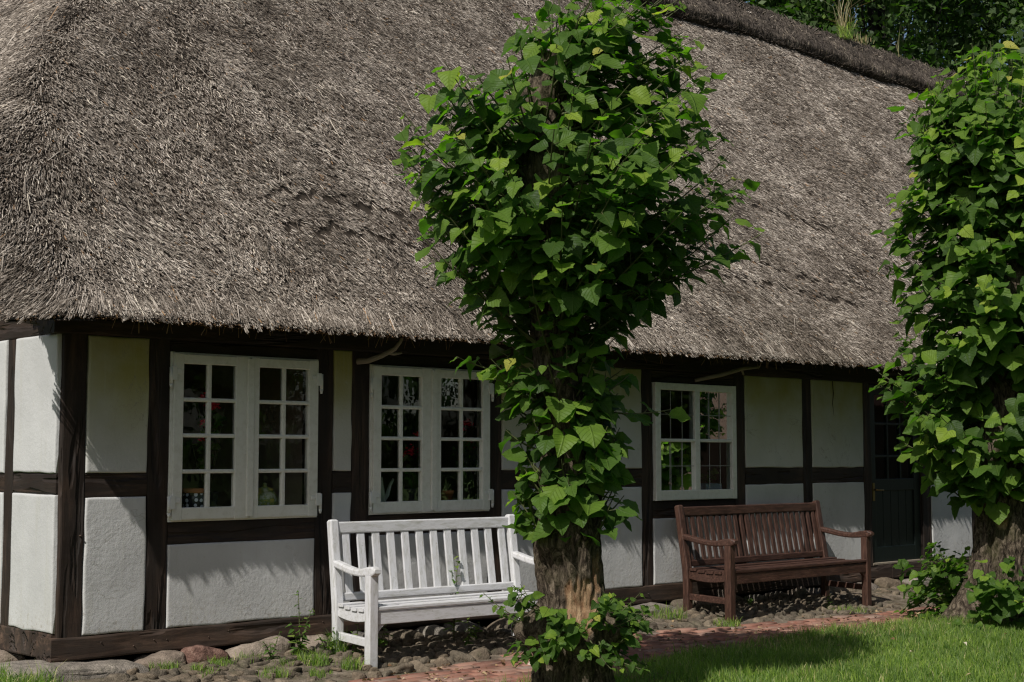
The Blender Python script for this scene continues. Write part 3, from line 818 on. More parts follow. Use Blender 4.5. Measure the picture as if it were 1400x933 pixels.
def reeds_on_roof():
    T = []; D = []; Nn = []; Ls = []; Ws = []; R = []
    def emit(x, y, Lr, Wr, lift=.010, ang=.36, dirj=.17, anj=.14, rbase=.45, pull=0.):
        n, gx_, gy_ = roofn(x, y)
        down = unit(np.stack([-gx_, -gy_, -(gx_ ** 2 + gy_ ** 2)], -1))
        # fan out towards the verge at the low left corner
        f = np.exp(-((x + .5) / .55) ** 2) * np.exp(-((y + .45) / 1.0) ** 2) * .85
        side = unit(np.cross(n, down)); side = np.where(side[:, :1] > 0, -side, side)
        down = unit(down + side * f[:, None] + np.array([-pull, 0, 0]))
        k = len(x)
        # broad combing: neighbouring reeds share a lean
        comb = (vn(x * 1.6, y * 2.0, 21) - .5) * .7 + (vn(x * 5, y * 5, 22) - .5) * .45
        j = rng.normal(0, dirj, k) + comb * .55
        down = unit(down + side * j[:, None])
        a = np.clip(rng.normal(ang, anj, k), .02, .8)
        dvec = unit(down * np.cos(a)[:, None] + n * np.sin(a)[:, None])
        z = roofz(x, y)
        base = np.stack([x, y, z], -1)
        L = rng.uniform(*Lr, k); Wd = rng.uniform(*Wr, k)
        tip = base + n * (lift + rng.normal(0, .006, k))[:, None]
        T.append(tip); D.append(-dvec); Nn.append(n); Ls.append(L); Ws.append(Wd)
        r = np.clip(rng.beta(2.0, 2.4, k) * .95 + (vn(x * 2.4, y * 3.2, 31) - .5) * .22 + (vn(x * 9, y * 14, 32) - .5) * .22, 0, .96)
        r = np.where(rng.random(k) < .012, .975, r); r = np.where(rng.random(k) < .006, 1.0, r)
        R.append(np.repeat(r, 6))
    def region(x0, x1, y0, y1, dens, Lr, Wr, keepf=None, **kw):
        area = (x1 - x0) * (y1 - y0) * math.sqrt(1 + PITCH ** 2)
        k = int(area * dens)
        x = rng.uniform(x0, x1, k); y = rng.uniform(y0, y1, k)
        keep = crack_d(x, y) > .04
        hole = vn(x * 2.1, y * 3.4, 41) * .6 + vn(x * 7, y * 9, 42) * .4
        keep &= (hole > .24) | (rng.random(k) < .55)
        if keepf is not None: keep &= keepf(x, y)
        emit(x[keep], y[keep], Lr, Wr, **kw)
    vis = lambda x, y: (y < 2.5 + .24 * x) | (rng.random(len(x)) < .25)
    region(-.54, 9, LIPY, RIDY, 6200, (.035, .08), (.0017, .0031), vis)
    region(-.54, 12, LIPY, .1, 1800, (.06, .13), (.0019, .0033))
    region(9, 14, LIPY, RIDY, 3600, (.04, .085), (.0022, .004))
    region(14, 18, LIPY, RIDY, 1600, (.05, .1), (.0035, .006))
    region(18, LEN, LIPY, RIDY, 700, (.08, .16), (.005, .008))
    region(-.5, LEN, RIDY, 9.2, 60, (.1, .3), (.01, .02))
    # long loose straws lying on top
    region(-.4, 9, LIPY, 3.6, 14, (.12, .30), (.002, .0032), None, lift=.03, ang=.02, dirj=.5)
    # denser, longer fringe right at the lip
    k = 15000
    x = rng.uniform(-.54, 14, k); y = LIPY + np.abs(rng.normal(0, .05, k))
    emit(x, y, (.10, .2), (.0024, .0042), lift=.004, ang=.10, dirj=.14)
    # tufts that stick out past the lip
    c = rng.uniform(-.5, 13, 420); k = 5
    x = np.repeat(c, k) + rng.normal(0, .008, 420 * k); y = LIPY - np.repeat(np.abs(rng.normal(0, .011, 420)), k) - rng.random(420 * k) * .008
    emit(x, y, (.10, .18), (.0022, .0036), lift=.0, ang=.02, dirj=.10)
    # verge fringe
    k = 6500
    y = rng.uniform(LIPY, 1.8, k); x = -.54 + np.abs(rng.normal(0, .04, k))
    emit(x, y, (.08, .18), (.0026, .0045), lift=.0, ang=.12, dirj=.25)
    c = rng.uniform(LIPY, 1.6, 150); y = np.repeat(c, 7) + rng.normal(0, .010, 1050); x = -.535 - np.repeat(np.abs(rng.normal(0, .018, 150)), 7) - rng.random(1050) * .012
    emit(x, y, (.10, .2), (.0024, .004), lift=-.01, ang=.0, dirj=.2, pull=.75)
    v, lo, st = reed_arrays(np.concatenate(T), np.concatenate(D), np.concatenate(Nn), np.concatenate(Ls), np.concatenate(Ws))
    return v, lo, st, np.concatenate(R)

roof = thatch()
def gable_top():
    ys = np.linspace(.03, 8.6, 60); zt = roofz(np.full(60, -.5), ys, False) - .10; zt = np.maximum(zt, ZP + .16)
    m = MB(); m.add([(.0, y, ZP + .148) for y in ys] + [(.0, y, z) for y, z in zip(ys, zt)], [(i, i + 1, 61 + i, 60 + i) for i in range(59)])
    m.build('gable_boarding', TG, house)
gable_top()
v, lo, st, R = reeds_on_roof()
np_obj('reed_cover', np_mesh('reed_cover', v, lo, st, THATCH, {'rnd': R}), roof)
print('reeds', len(R) // 6)

def soffit_reeds():
    k = 16000
    x = rng.uniform(-.5, 12, k); u = rng.random(k) ** 1.5
    y = LIPY + .0 + u * .32
    z = roofz(x, np.full(k, LIPY)) + u * .05 - .004 + rng.normal(0, .006, k)
    tip = np.stack([x, y - .01, z - .004], -1)
    d = unit(np.stack([rng.normal(0, .12, k), np.full(k, .75), rng.uniform(.35, .75, k)], -1))
    nrm = np.tile(np.array([0, -.5, -.8]), (k, 1))
    v, lo, st = reed_arrays(tip, d, nrm, rng.uniform(.06, .12, k), rng.uniform(.003, .0055, k))
    # a few straws hanging loose
    k2 = 160
    x = rng.uniform(-.4, 11, k2); y = LIPY + rng.uniform(0, .15, k2)
    tip = np.stack([x, y, roofz(x, np.full(k2, LIPY)) - rng.uniform(.02, .09, k2)], -1)
    d = unit(np.stack([rng.normal(0, .35, k2), rng.normal(0, .3, k2), np.ones(k2)], -1))
    v2, lo2, st2 = reed_arrays(tip, d, np.tile(np.array([0, -1., 0]), (k2, 1)), rng.uniform(.08, .14, k2), rng.uniform(.0016, .0028, k2))
    V = np.concatenate([v, v2]); LO = np.concatenate([lo, lo2 + len(v)]); ST = np.concatenate([st, st2 + len(lo)])
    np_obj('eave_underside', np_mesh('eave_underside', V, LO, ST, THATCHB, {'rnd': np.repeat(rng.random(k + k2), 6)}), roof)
soffit_reeds()

def ridge_cap():
    xs = np.linspace(3.0, LEN - 3.0, 260)
    prof = []
    # front low edge -> up the slope -> over -> back
    def secs(x):
        wob = lambda s, a: a * (vn(np.array([x * 2.3 + s * 9]), np.array([s * 3.1]), 51)[0] - .5)
        t = .135
        nf = np.array([-.755, .656]); up = np.array([.656, .755])     # (y,z)
        base = np.array([RIDY, RIDZ - .02])
        lo_ = base - up * (.70 + wob(1, .10))
        pts = [lo_ - nf * .06, lo_ + nf * (t * .55 + wob(2, .05)), lo_ + up * .07 + nf * (t + wob(3, .04)), base - up * .35 + nf * (t + wob(4, .05)), base - up * .1 + nf * (t + .0 + wob(5, .03)) + np.array([.02, .0])]
        mir = [np.array([2 * RIDY - p[0], p[1]]) for p in pts[::-1]]
        top = [np.array([RIDY, RIDZ + t * 1.28 + wob(6, .05)])]
        return [(x, p[0], p[1]) for p in pts + top + mir]
    P = np.array([secs(x) for x in xs])
    V, q = grid_obj('x', P, None, None)
    o = np_obj('ridge_cap', np_mesh('ridge_cap', V, q.ravel(), np.arange(len(q)) * 4, THATCH_BASE, {'rnd': np.zeros(len(V))}, smooth=True), roof)
    # heather tufts over the cap surface (front half)
    k = 60000
    i = rng.integers(0, len(xs) - 1, k); fi = rng.random(k); j = rng.integers(0, 5, k); fj = rng.random(k)
    wgt = np.array([.4, .6, 1, 1, .7])[j]; keep = rng.random(k) < wgt
    i, fi, j, fj = i[keep], fi[keep], j[keep], fj[keep]
    A = P[i, j] * (1 - fi)[:, None] + P[i + 1, j] * fi[:, None]; B = P[i, j + 1] * (1 - fi)[:, None] + P[i + 1, j + 1] * fi[:, None]
    p = A * (1 - fj)[:, None] + B * fj[:, None]
    n = unit(np.cross(P[i + 1, j] - P[i, j], P[i, j + 1] - P[i, j])); n = np.where((n[:, 1:2] * -1 + n[:, 2:3]) < 0, -n, n)
    k = len(p)
    down = unit(A - B)
    d = unit(down * 1.0 + n * rng.uniform(.1, .7, k)[:, None] + rng.normal(0, .35, (k, 3)))
    v, lo, st = reed_arrays(p + n * .014, -d, n, rng.uniform(.04, .10, k), rng.uniform(.003, .007, k))
    r = np.clip(rng.beta(2, 3, k) + (vn(p[:, 0] * 3, p[:, 1] * 6, 61) - .5) * .4, 0, .97); r = np.where(rng.random(k) < .006, 1.0, r)
    np_obj('heather_cover', np_mesh('heather_cover', v, lo, st, HEATHER, {'rnd': np.repeat(r, 6)}), roof)
ridge_cap()

# ------------------------------------------------------------------ foliage builders
LT = np.array([0, .03, .08, .15, .24, .34, .44, .54, .64, .73, .81, .88, .94, 1.0])
LW = np.array([.07, .25, .38, .46, .50, .485, .45, .40, .335, .265, .19, .125, .065, 0.])
def leaf_arrays(pos, tip, nrm, size, rnd, teeth=.05):
    n = len(pos)
    cols = np.array([-1, -.5, 0, .5, 1.])
    w = LW * (1 + teeth * np.where(np.arange(len(LT)) % 2 == 0, 1, -1))
    X0 = cols[None, :] * w[:, None]
    back = -.10 * np.exp(-(LT / .10)) 
    Y0 = LT[:, None] + back[:, None] * np.abs(cols)[None, :] ** 1.2 * 1.3
    y = unit(tip); x = unit(np.cross(y, nrm)); z = np.cross(x, y)
    wd = rng.uniform(.90, 1.22, n)[:, None, None]
    fold = rng.normal(.24, .22, n)[:, None, None]; droop = rng.normal(.22, .22, n)[:, None, None]
    tw = rng.normal(0, .22, n)[:, None, None]; ph = rng.uniform(0, 6, n)[:, None, None]; wv = rng.uniform(.03, .12, n)[:, None, None]
    Xl = X0[None] * wd; Yl = np.broadcast_to(Y0[None], Xl.shape)
    Zl = fold * np.abs(Xl) - droop * Yl ** 2 + tw * Xl * Yl + wv * np.sin(Yl * 9 + ph + np.sign(Xl) * 1.3) * np.abs(Xl) * 2
    s = size[:, None, None]
    P = pos[:, None, None, :] + s[..., None] * (Xl[..., None] * x[:, None, None, :] + Yl[..., None] * y[:, None, None, :] + Zl[..., None] * z[:, None, None, :])
    a, b = X0.shape
    i, j = np.meshgrid(np.arange(a - 1), np.arange(b - 1), indexing='ij')
    q = np.stack([i * b + j, i * b + j + 1, (i + 1) * b + j + 1, (i + 1) * b + j], -1).reshape(-1, 4)
    Q = (np.arange(n)[:, None, None] * (a * b) + q[None]).reshape(-1, 4)
    uv = np.broadcast_to(np.stack([X0, Y0], -1)[None], (n, a, b, 2)).reshape(-1, 2)
    return P.reshape(-1, 3), Q, np.repeat(rnd, a * b), uv

def sticks(p0, p1, r0, r1, k=5):
    """vectorised tapered twigs"""
    t = unit(p1 - p0); ref = np.tile(np.array([.31, .52, .79]), (len(t), 1))
    s = unit(np.cross(t, ref)); u = np.cross(s, t)
    an = np.arange(k) * 2 * PI / k
    ring = lambda p, r: p[:, None] + (s[:, None] * np.cos(an)[None, :, None] + u[:, None] * np.sin(an)[None, :, None]) * np.reshape(r, (-1, 1, 1))
    V = np.concatenate([ring(p0, r0), ring(p1, r1)], 1).reshape(-1, 3)
    j = np.arange(k); q = np.stack([j, (j + 1) % k, (j + 1) % k + k, j + k], -1)
    Q = (np.arange(len(t))[:, None, None] * 2 * k + q[None]).reshape(-1, 4)
    return V, Q

def quads_obj(name, V, Q, mat, parent, origin, attrs=None, uv=None, smooth=True):
    return np_obj(name, np_mesh(name, V - np.array(origin), Q.ravel(), np.arange(len(Q)) * 4, mat, attrs, uv, smooth), parent)

def trunk_obj(path, rad, parent, origin, seed, mat=BARK, flare=None, wounds=(), lumps=()):
    """gnarled trunk skin. path: list of (x,y,z)"""
    path = np.array(path); zz = path[:, 2]; nr, na = 240, 150
    t = np.linspace(0, 1, nr) ** 1.0; zs = zz[0] + (zz[-1] - zz[0]) * t
    cx_ = np.interp(zs, zz, path[:, 0]); cy_ = np.interp(zs, zz, path[:, 1]); rr = np.interp(zs, zz, rad)
    an = np.arange(na) * 2 * PI / na
    V = np.zeros((nr, na, 3)); wd = np.zeros((nr, na))
    for i in range(nr):
        for j in range(na):
            c, s = math.cos(an[j]), math.sin(an[j])
            p = Vector((c * 1.0, s * 1.0, zs[i] * 1.1 + seed))
            d = .16 * noise.noise(p * 1.3) + .10 * noise.noise(p * 2.9)
            rg = noise.noise(Vector((c * 5.5 + seed, s * 5.5, zs[i] * 2.2)))
            d += .10 * rg - .05 * abs(noise.noise(Vector((c * 11, s * 11 + seed, zs[i] * 4.2))))
            d += .05 * noise.noise(Vector((c * 9, s * 9, zs[i] * 22 + seed))) + .055 * noise.noise(Vector((c * 16, s * 16 + seed, zs[i] * 9))) - .06 * max(0, noise.noise(Vector((c * 13 + seed, s * 13, zs[i] * 3))))
            r = rr[i] * (1 + d)
            if flare:
                for (fa, fw, fh, fl) in flare:
                    da = (an[j] - fa + PI) % (2 * PI) - PI
                    r += fl * math.exp(-(da / fw) ** 2) * math.exp(-max(0, zs[i] - zz[0]) / fh)
            for (la, lz, lw, ll) in lumps:
                da = (an[j] - la + PI) % (2 * PI) - PI
                r += ll * math.exp(-((da * rr[i] / lw) ** 2 + ((zs[i] - lz) / lw) ** 2))
            for (wa, wz, ww, wh) in wounds:
                da = (an[j] - wa + PI) % (2 * PI) - PI
                q = (da * rr[i] / ww) ** 2 + ((zs[i] - wz) / wh) ** 2 + .9 * noise.noise(Vector((c * 7, s * 7, zs[i] * 9)))
                k = max(0, min(1, (1.1 - q) * 3))
                wd[i, j] = max(wd[i, j], k); r -= .018 * k
            V[i, j] = (cx_[i] + r * c, cy_[i] + r * s, zs[i])
    b = na
    i, j = np.meshgrid(np.arange(nr - 1), np.arange(na), indexing='ij')
    Q = np.stack([i * b + j, i * b + (j + 1) % b, (i + 1) * b + (j + 1) % b, (i + 1) * b + j], -1).reshape(-1, 4)
    V = V.reshape(-1, 3)
    # close the top with a low cap
    V = np.concatenate([V, [[cx_[-1], cy_[-1], zs[-1] + rr[-1] * .4]]])
    loops = list(Q.ravel()); st = list(np.arange(len(Q)) * 4)
    for j in range(na):
        st.append(len(loops)); loops += [(nr - 1) * b + j, (nr - 1) * b + (j + 1) % b, len(V) - 1]
    return np_obj('trunk', np_mesh('trunk', V - np.array(origin), loops, st, mat, {'wound': np.append(wd.ravel(), 0)}, smooth=True), parent)

def shoots_foliage(groups, parent, origin, sun_bias=.55, axis_fn=None):
    """leafy shoots from starts to tips; leaves in one mesh, twigs in another"""
    zlo, zhi = .2, max(e[2] for e in groups[0][1])
    Pl = []; Tl = []; Nl = []; Sl = []; Rl = []; A = []; B = []; RA = []; RB = []
    for s, e, nleaf, size, twig, young in [(s_, e_) + g[2:] for g in groups for s_, e_ in zip(g[0], g[1])]:
        s = np.array(s); e = np.array(e); L = np.linalg.norm(e - s)
        mid = (s + e) / 2 + np.array([0, 0, -.10 * L]) + rng.normal(0, .03 * L + .004, 3)
        ts = np.linspace(0, 1, 7)
        crv = [(1 - t) ** 2 * s + 2 * t * (1 - t) * mid + t * t * e for t in ts]
        for i in range(6):
            A.append(crv[i]); B.append(crv[i + 1]); RA.append(twig * (1.15 - .8 * ts[i])); RB.append(twig * (1.15 - .8 * ts[i + 1]))
        k = max(2, int(round(nleaf * rng.uniform(.7, 1.3) * L)))
        phi = rng.uniform(0, 6.28)
        for a in range(k):
            t = .10 + .90 * (a + rng.random() * .7) / k
            t = min(t, 1.)
            p = (1 - t) ** 2 * s + 2 * t * (1 - t) * mid + t * t * e
            dirn = unit(2 * (1 - t) * (mid - s) + 2 * t * (e - mid))
            phi += 2.4
            c = axis_fn(p[2]) if axis_fn else s
            R_ = np.array([p[0] - c[0], p[1] - c[1], 0]); rl = np.linalg.norm(R_); R_ = R_ / max(rl, 1e-6)
            sd_ = unit(np.cross(dirn, np.array([0, 0, 1.0]) + 1e-3)); up_ = np.cross(sd_, dirn)
            pet = unit(.75 * (sd_ * math.cos(phi) + up_ * math.sin(phi)) + .35 * R_ + .25 * dirn + np.array([0, 0, .12]))
            sz = size * rng.uniform(.42, 1.18) * (1.0 if t < .8 else rng.uniform(.45, .85))
            pb = p + pet * sz * rng.uniform(.30, .6)
            A.append(p); B.append(pb); RA.append(.0022); RB.append(.0016)
            n = unit(.42 * R_ + .80 * np.array([0, 0, 1]) + sun_bias * SUN + rng.normal(0, .38, 3))
            tp = pet * .8 + R_ * .5 + np.array([0, 0, -.30]) + rng.normal(0, .42, 3)
            tp = unit(tp - n * np.dot(tp, n))
            Pl.append(pb); Tl.append(tp); Nl.append(n); Sl.append(sz)
            Rl.append(np.clip(rng.beta(2, 3) * .8 + (.35 * young if t > .82 else 0) + (.12 if rng.random() < .1 else 0) + .12 * max(0., (p[2] - zlo) / (zhi - zlo) - .62) / .38, 0, 1))
    V, Q, Rr, uv = leaf_arrays(np.array(Pl), np.array(Tl), np.array(Nl), np.array(Sl), np.array(Rl))
    quads_obj('crown', V, Q, LEAF, parent, origin, {'rnd': Rr}, uv)  # crown leaves together with the sucker leaves round the foot
    V, Q = sticks(np.array(A), np.array(B), np.array(RA), np.array(RB))
    quads_obj('branches', V, Q, TWIG, parent, origin)  # crown twigs together with the sucker twigs
    return len(Pl)

def lime_tree(label, origin, axis_pts, env, shoots, nleaf, size, trunk_path, trunk_r, trunk_kw, seed, D, basal):
    """env: list of (z, lateral centre offset, radius)"""
    t = thing('lime_tree', label, 'tree', origin, 0, 'pollarded lime trees before the house')
    env = sorted(env); ez = [e[0] for e in env]; ec = [e[1] for e in env]; er = [e[2] for e in env]
    tp = np.array(trunk_path)
    def axis_fn(z):
        return np.array([np.interp(z, tp[:, 2], tp[:, 0]), np.interp(z, tp[:, 2], tp[:, 1])])
    S = []; E = []
    zmax = max(p[2] for p in trunk_path) - .03
    tries = 0
    while len(S) < shoots and tries < 99999:
        tries += 1
        z = rng.uniform(ez[0], ez[-1])
        if rng.random() > (np.interp(z, ez, er) / max(er)) * .85 + (.25 if z < 2.25 else .12): continue
        th = rng.uniform(0, 2 * PI); c = np.interp(z, ez, ec); r = np.interp(z, ez, er) * (rng.uniform(.45, 1.0) ** .5) - size * .22
        r = max(r, .06)
        ax = axis_fn(z)
        e = np.array([ax[0] + rv[0] * c + r * math.cos(th), ax[1] + rv[1] * c + r * math.sin(th), z])
        zs = min(max(z - rng.uniform(.25, .6) * (r + .15), .5), zmax)
        a2 = axis_fn(zs); dd = e[:2] - a2; dd = dd / max(np.linalg.norm(dd), 1e-6)
        rr = np.interp(zs, tp[:, 2], trunk_r) * .8
        S.append((a2[0] + dd[0] * rr, a2[1] + dd[1] * rr, zs)); E.append(e)
    for s_, e_ in basal.get('extra', []): S.append(s_); E.append(e_)
    groups = [(S, E, nleaf, size, .007, .6)]
    trunk_obj(trunk_path, trunk_r, t, origin, seed, **trunk_kw)
    # suckers round the foot
    S = []; E = []
    for k in range(basal['n']):
        aa = basal['a'] if not isinstance(basal['a'][0], tuple) else basal['a'][k % 2]
        th = aa[0] + rng.random() * (aa[1] - aa[0]); zs = rng.uniform(*basal['z'])
        a2 = axis_fn(zs); rr = np.interp(zs, tp[:, 2], trunk_r) * .95 + basal.get('off', 0) * rng.random()
        s = np.array([a2[0] + rr * math.cos(th), a2[1] + rr * math.sin(th), zs])
        L = rng.uniform(*basal['L'])
        e = s + L * unit(np.array([math.cos(th) * .8, math.sin(th) * .8, rng.uniform(-.5, .9)]) + rng.normal(0, .3, 3))
        e[2] = max(e[2], .12)
        S.append(s); E.append(e)
    groups.append((S, E, basal['nl'], basal['size'], .004, .8))
    print('leaves', shoots_foliage(groups, t, origin, axis_fn=axis_fn))
    return t

def zz1(y, s): return 1.45 + (626 - y) / s
s1 = 241.0
env1 = [(zz1(y, s1), (c - tx) / s1, h_ / s1) for y, c, h_, tx in ((-50, 820, 40, 733), (0, 815, 112, 735), (40, 795, 150, 737), (90, 775, 200, 740), (150, 765, 232, 742), (205, 778, 252, 745), (265, 778, 262, 747), (330, 770, 235, 750), (385, 778, 180, 755), (425, 772, 112, 757), (455, 770, 80, 758), (485, 757, 116, 761), (520, 755, 112, 763), (560, 766, 88, 766), (640, 772, 90, 771), (690, 782, 90, 775), (715, 772, 72, 777))]
angc = math.atan2(CAM[1] + 2.4, CAM[0] - 2.0)     # direction from the tree to the camera
lime_tree('tall lime tree with narrow leafy crown standing in front of the white bench', (1.98, -2.4, .06), None, env1, 360, 15.0, .132,
          [(1.98, -2.4, .02), (1.97, -2.405, .36), (1.96, -2.41, .50), (1.955, -2.415, .62), (1.92, -2.43, 1.1), (1.86, -2.44, 1.6), (1.80, -2.45, 2.06), (1.69, -2.47, 3.1), (1.66, -2.47, 3.5), (1.72, -2.5, 3.75)],
          [.22, .20, .255, .185, .18, .14, .125, .15, .13, .05],
          dict(flare=((angc + .9, .5, .18, .10), (angc - .9, .5, .15, .10), (angc + 2.6, .6, .2, .1)), wounds=((angc + .25, .62, .10, .16), (angc + .95, .80, .06, .10)),
               lumps=((angc - .6, .98, .10, .07), (angc + .3, 1.05, .09, .05), (angc + 1.3, .50, .10, .11), (angc - 1.5, .48, .10, .10), (angc, 3.05, .12, .06), (angc + .2, .36, .10, .05))),
          3.3, 8.3, dict(n=66, a=(angc - 2.4, angc + 2.4), z=(.34, .60), L=(.08, .34), nl=24, size=.068,
                         extra=[((1.95, -2.75, 2.35), (2.62, -3.28, 2.72)), ((1.9, -2.5, 1.75), (2.2, -2.95, 1.72)), ((1.75, -2.3, 1.9), (1.35, -2.1, 2.02))]))
s2 = 163.0
env2 = [(zz1(y, s2), (c - tx) / s2, h_ / s2) for y, c, h_, tx in ((40, 1355, 30, 1362), (70, 1350, 72, 1362), (110, 1352, 108, 1362), (150, 1355, 130, 1362), (200, 1358, 142, 1362), (300, 1356, 156, 1362), (400, 1356, 164, 1362), (500, 1358, 172, 1362), (540, 1356, 172, 1362), (590, 1352, 150, 1361), (625, 1342, 115, 1360), (645, 1325, 70, 1359))]
angc2 = math.atan2(CAM[1] + 1.95, CAM[0] - 7.5)
b2 = (7.45, -2.02)
lime_tree('thick lime tree with broad dense crown by the dark green door at the right', (b2[0], b2[1], .06), None, env2, 390, 14.5, .165,
          [(b2[0], b2[1], .02), (b2[0] + .04, b2[1] - .03, .5), (b2[0] + .06, b2[1] - .05, 1.2), (b2[0] + .06, b2[1] - .05, 2.2), (b2[0] + .06, b2[1] - .05, 3.0), (b2[0] + .06, b2[1] - .05, 3.5)],
          [.30, .25, .212, .19, .17, .06],
          dict(flare=((angc2 - 1.10, .34, .22, .42), (angc2 + 1.2, .5, .18, .16), (angc2 + .1, .5, .12, .10)), wounds=((angc2 - .1, .95, .05, .10),),
               lumps=((angc2 + .2, 2.9, .2, .12), (angc2 - .6, 1.5, .15, .08))),
          8.1, 12.3, dict(n=76, a=((angc2 - .25, angc2 + .75), (angc2 - 2.3, angc2 - 1.35)), z=(.12, .50), L=(.14, .40), nl=24, size=.105, off=.36, extra=[((7.3, -1.9, 3.05), (6.72, -1.4, 3.38))]))

# ------------------------------------------------------------------ far trees and what the panes mirror
def far_leaves(centers, rads, n, size, flat=.75):
    i = rng.integers(0, len(centers), n)
    d = unit(rng.normal(0, 1, (n, 3))) * (rng.random(n) ** .45)[:, None]
    p = centers[i] + d * rads[i][:, None] * np.array([1, 1, flat])
    nr = unit(rng.normal(0, 1, (n, 3)) + np.array([0, 0, .7])); t = unit(np.cross(nr, rng.normal(0, 1, (n, 3)))); b = np.cross(nr, t)
    s = size * rng.uniform(.6, 1.3, n)[:, None]
    V = np.stack([p - t * s, p - b * s * .55 + nr * s * .12, p + t * s, p + b * s * .55 + nr * s * .12], 1).reshape(-1, 3)
    Q = np.arange(n * 4).reshape(-1, 4)
    r = np.repeat(np.clip(rng.beta(2, 3, n), 0, 1), 4)
    uv = np.tile(np.array([[0, 0], [1, 0], [1, 1], [0, 1.]]), (n, 1))
    return V, Q, r, uv

def far_tree(label, base, H, crown_r, n, size, clumps, name='oak_tree', seed=0):
    t = thing(name, label, 'tree', base, 0, 'tall trees behind the house roof')
    base = np.array(base); C_ = []; Rr = []
    m = MB()
    top = base + np.array([rng.normal(0, .4), rng.normal(0, .4), H * .8])
    pth = [base + (top - base) * q + np.array([rng.normal(0, .12), rng.normal(0, .12), 0]) * (q > 0) for q in (0, .15, .3, .45, .6, .75, 1)]
    m.tube([p - base for p in pth], [.38, .32, .29, .25, .19, .13, .04], 12)
    for k in range(clumps):
        q = rng.uniform(.02, 1.0); th = rng.uniform(0, 6.28)
        rr = crown_r * math.sin(PI * (.30 + .66 * q)) * rng.uniform(.45, 1.0)
        c = base + np.array([rr * math.cos(th), rr * math.sin(th), H * (.22 + .74 * q)])
        C_.append(c); Rr.append(rng.uniform(.7, 1.25) * crown_r * .23)
        qs = max(.2, q - .3); st_ = base + (top - base) * qs
        mid = (st_ + c) / 2 + np.array([0, 0, .3])
        m.tube([st_ - base, mid - base, c - base], [.07, .045, .012], 6) if k % 3 == 0 else None
    m.build('trunk', DARKBARK, t)
    V, Q, r, uv = far_leaves(np.array(C_), np.array(Rr), n, size)
    quads_obj('crown', V, Q, FAR, t, base, {'rnd': r}, uv, False)
    return t
for lb, b, H, cr, n in (('dark oak rising behind the ridge left of the grass tuft', (19.5, 17.5, 0), 19, 4.6, 15000), ('oak with forked trunk behind the grass tuft on the ridge', (24.5, 16.5, 0), 20, 4.8, 17000),
                        ('broad oak behind the right end of the ridge', (29.5, 13.2, 0), 19, 5.0, 17000), ('dark oak at the far right above the second lime crown', (34.5, 10.0, 0), 20, 5.2, 17000),
                        ('oak deeper in the wood between its two neighbours', (31.0, 20.0, 0), 23, 5.2, 14000), ('slender oak closing the gap behind the single seed stalk', (35.3, 17.0, 0), 22, 5.0, 14000), ('tallest oak in the wood filling the top right corner', (40.0, 16.0, 0), 25, 5.6, 14000)):
    far_tree(lb, b, H, cr, int(n * 1.75), .12, 100)

def mirrored_garden():
    C_ = []; Rr = []
    for x in np.arange(-6, 44, 2.2):
        for k in range(5):
            C_.append((x + rng.normal(0, 1), -21 + rng.normal(0, 2.0) + .1 * x, rng.uniform(.8, 8.5))); Rr.append(rng.uniform(1.3, 2.1))
    V, Q, r, uv = far_leaves(np.array(C_), np.array(Rr), 30000, .28)
    o = quads_obj('garden_wood', V, Q, FAR, None, (0, 0, 0), {'rnd': r}, uv, False)
    tag(o, 'dark belt of garden trees facing the house across the lawn', 'trees', None, 'stuff')
mirrored_garden()

def barn():
    t = thing('wooden_barn', 'brown boarded barn with pale verge boards mirrored in the right window', 'barn', (17, -11, .05))
    bw = mk_wood('barn_boards', (.03, .02, .015), (.065, .042, .031), (.11, .075, .057), (1, 6, 1)); m = MB()
    y = -3.5
    while y < 3.5:
        h_ = 2.6 + (3.5 - abs(y + .09)) * .9
        m.box((0, y + .003, 0), (.04 + .01 * rng.random(), y + .177, h_), .004); y += .18
    for y_ in (-3.5, 3.5): m.box((.05, y_ - .03, 0), (8, y_ + .03, 2.6))
    m.build('wall', bw, t)
    r = MB()
    for s in (-1, 1):
        r.beam([(-.3, s * 1.9, 2.6 + 1.6 * .9 + .08), (8.2, s * 1.9, 2.6 + 1.6 * .9 + .08)], 5.2, .1, up=(0, s * .67, .74))
    r.build('roof', mk_plain('barn_tiles', (.12, .06, .045), .8, .3, 8), t)
    f = MB()
    for s in (-1, 1): f.beam([(-.33, s * 3.9, 2.28), (-.33, 0, 5.82)], .03, .22)
    f.build('verge_board', WHITE, t)
    w = MB(); w.box((-.04, -.6, 1.0), (-.006, .6, 2.2)); w.build('window', WHITE, t)
barn()

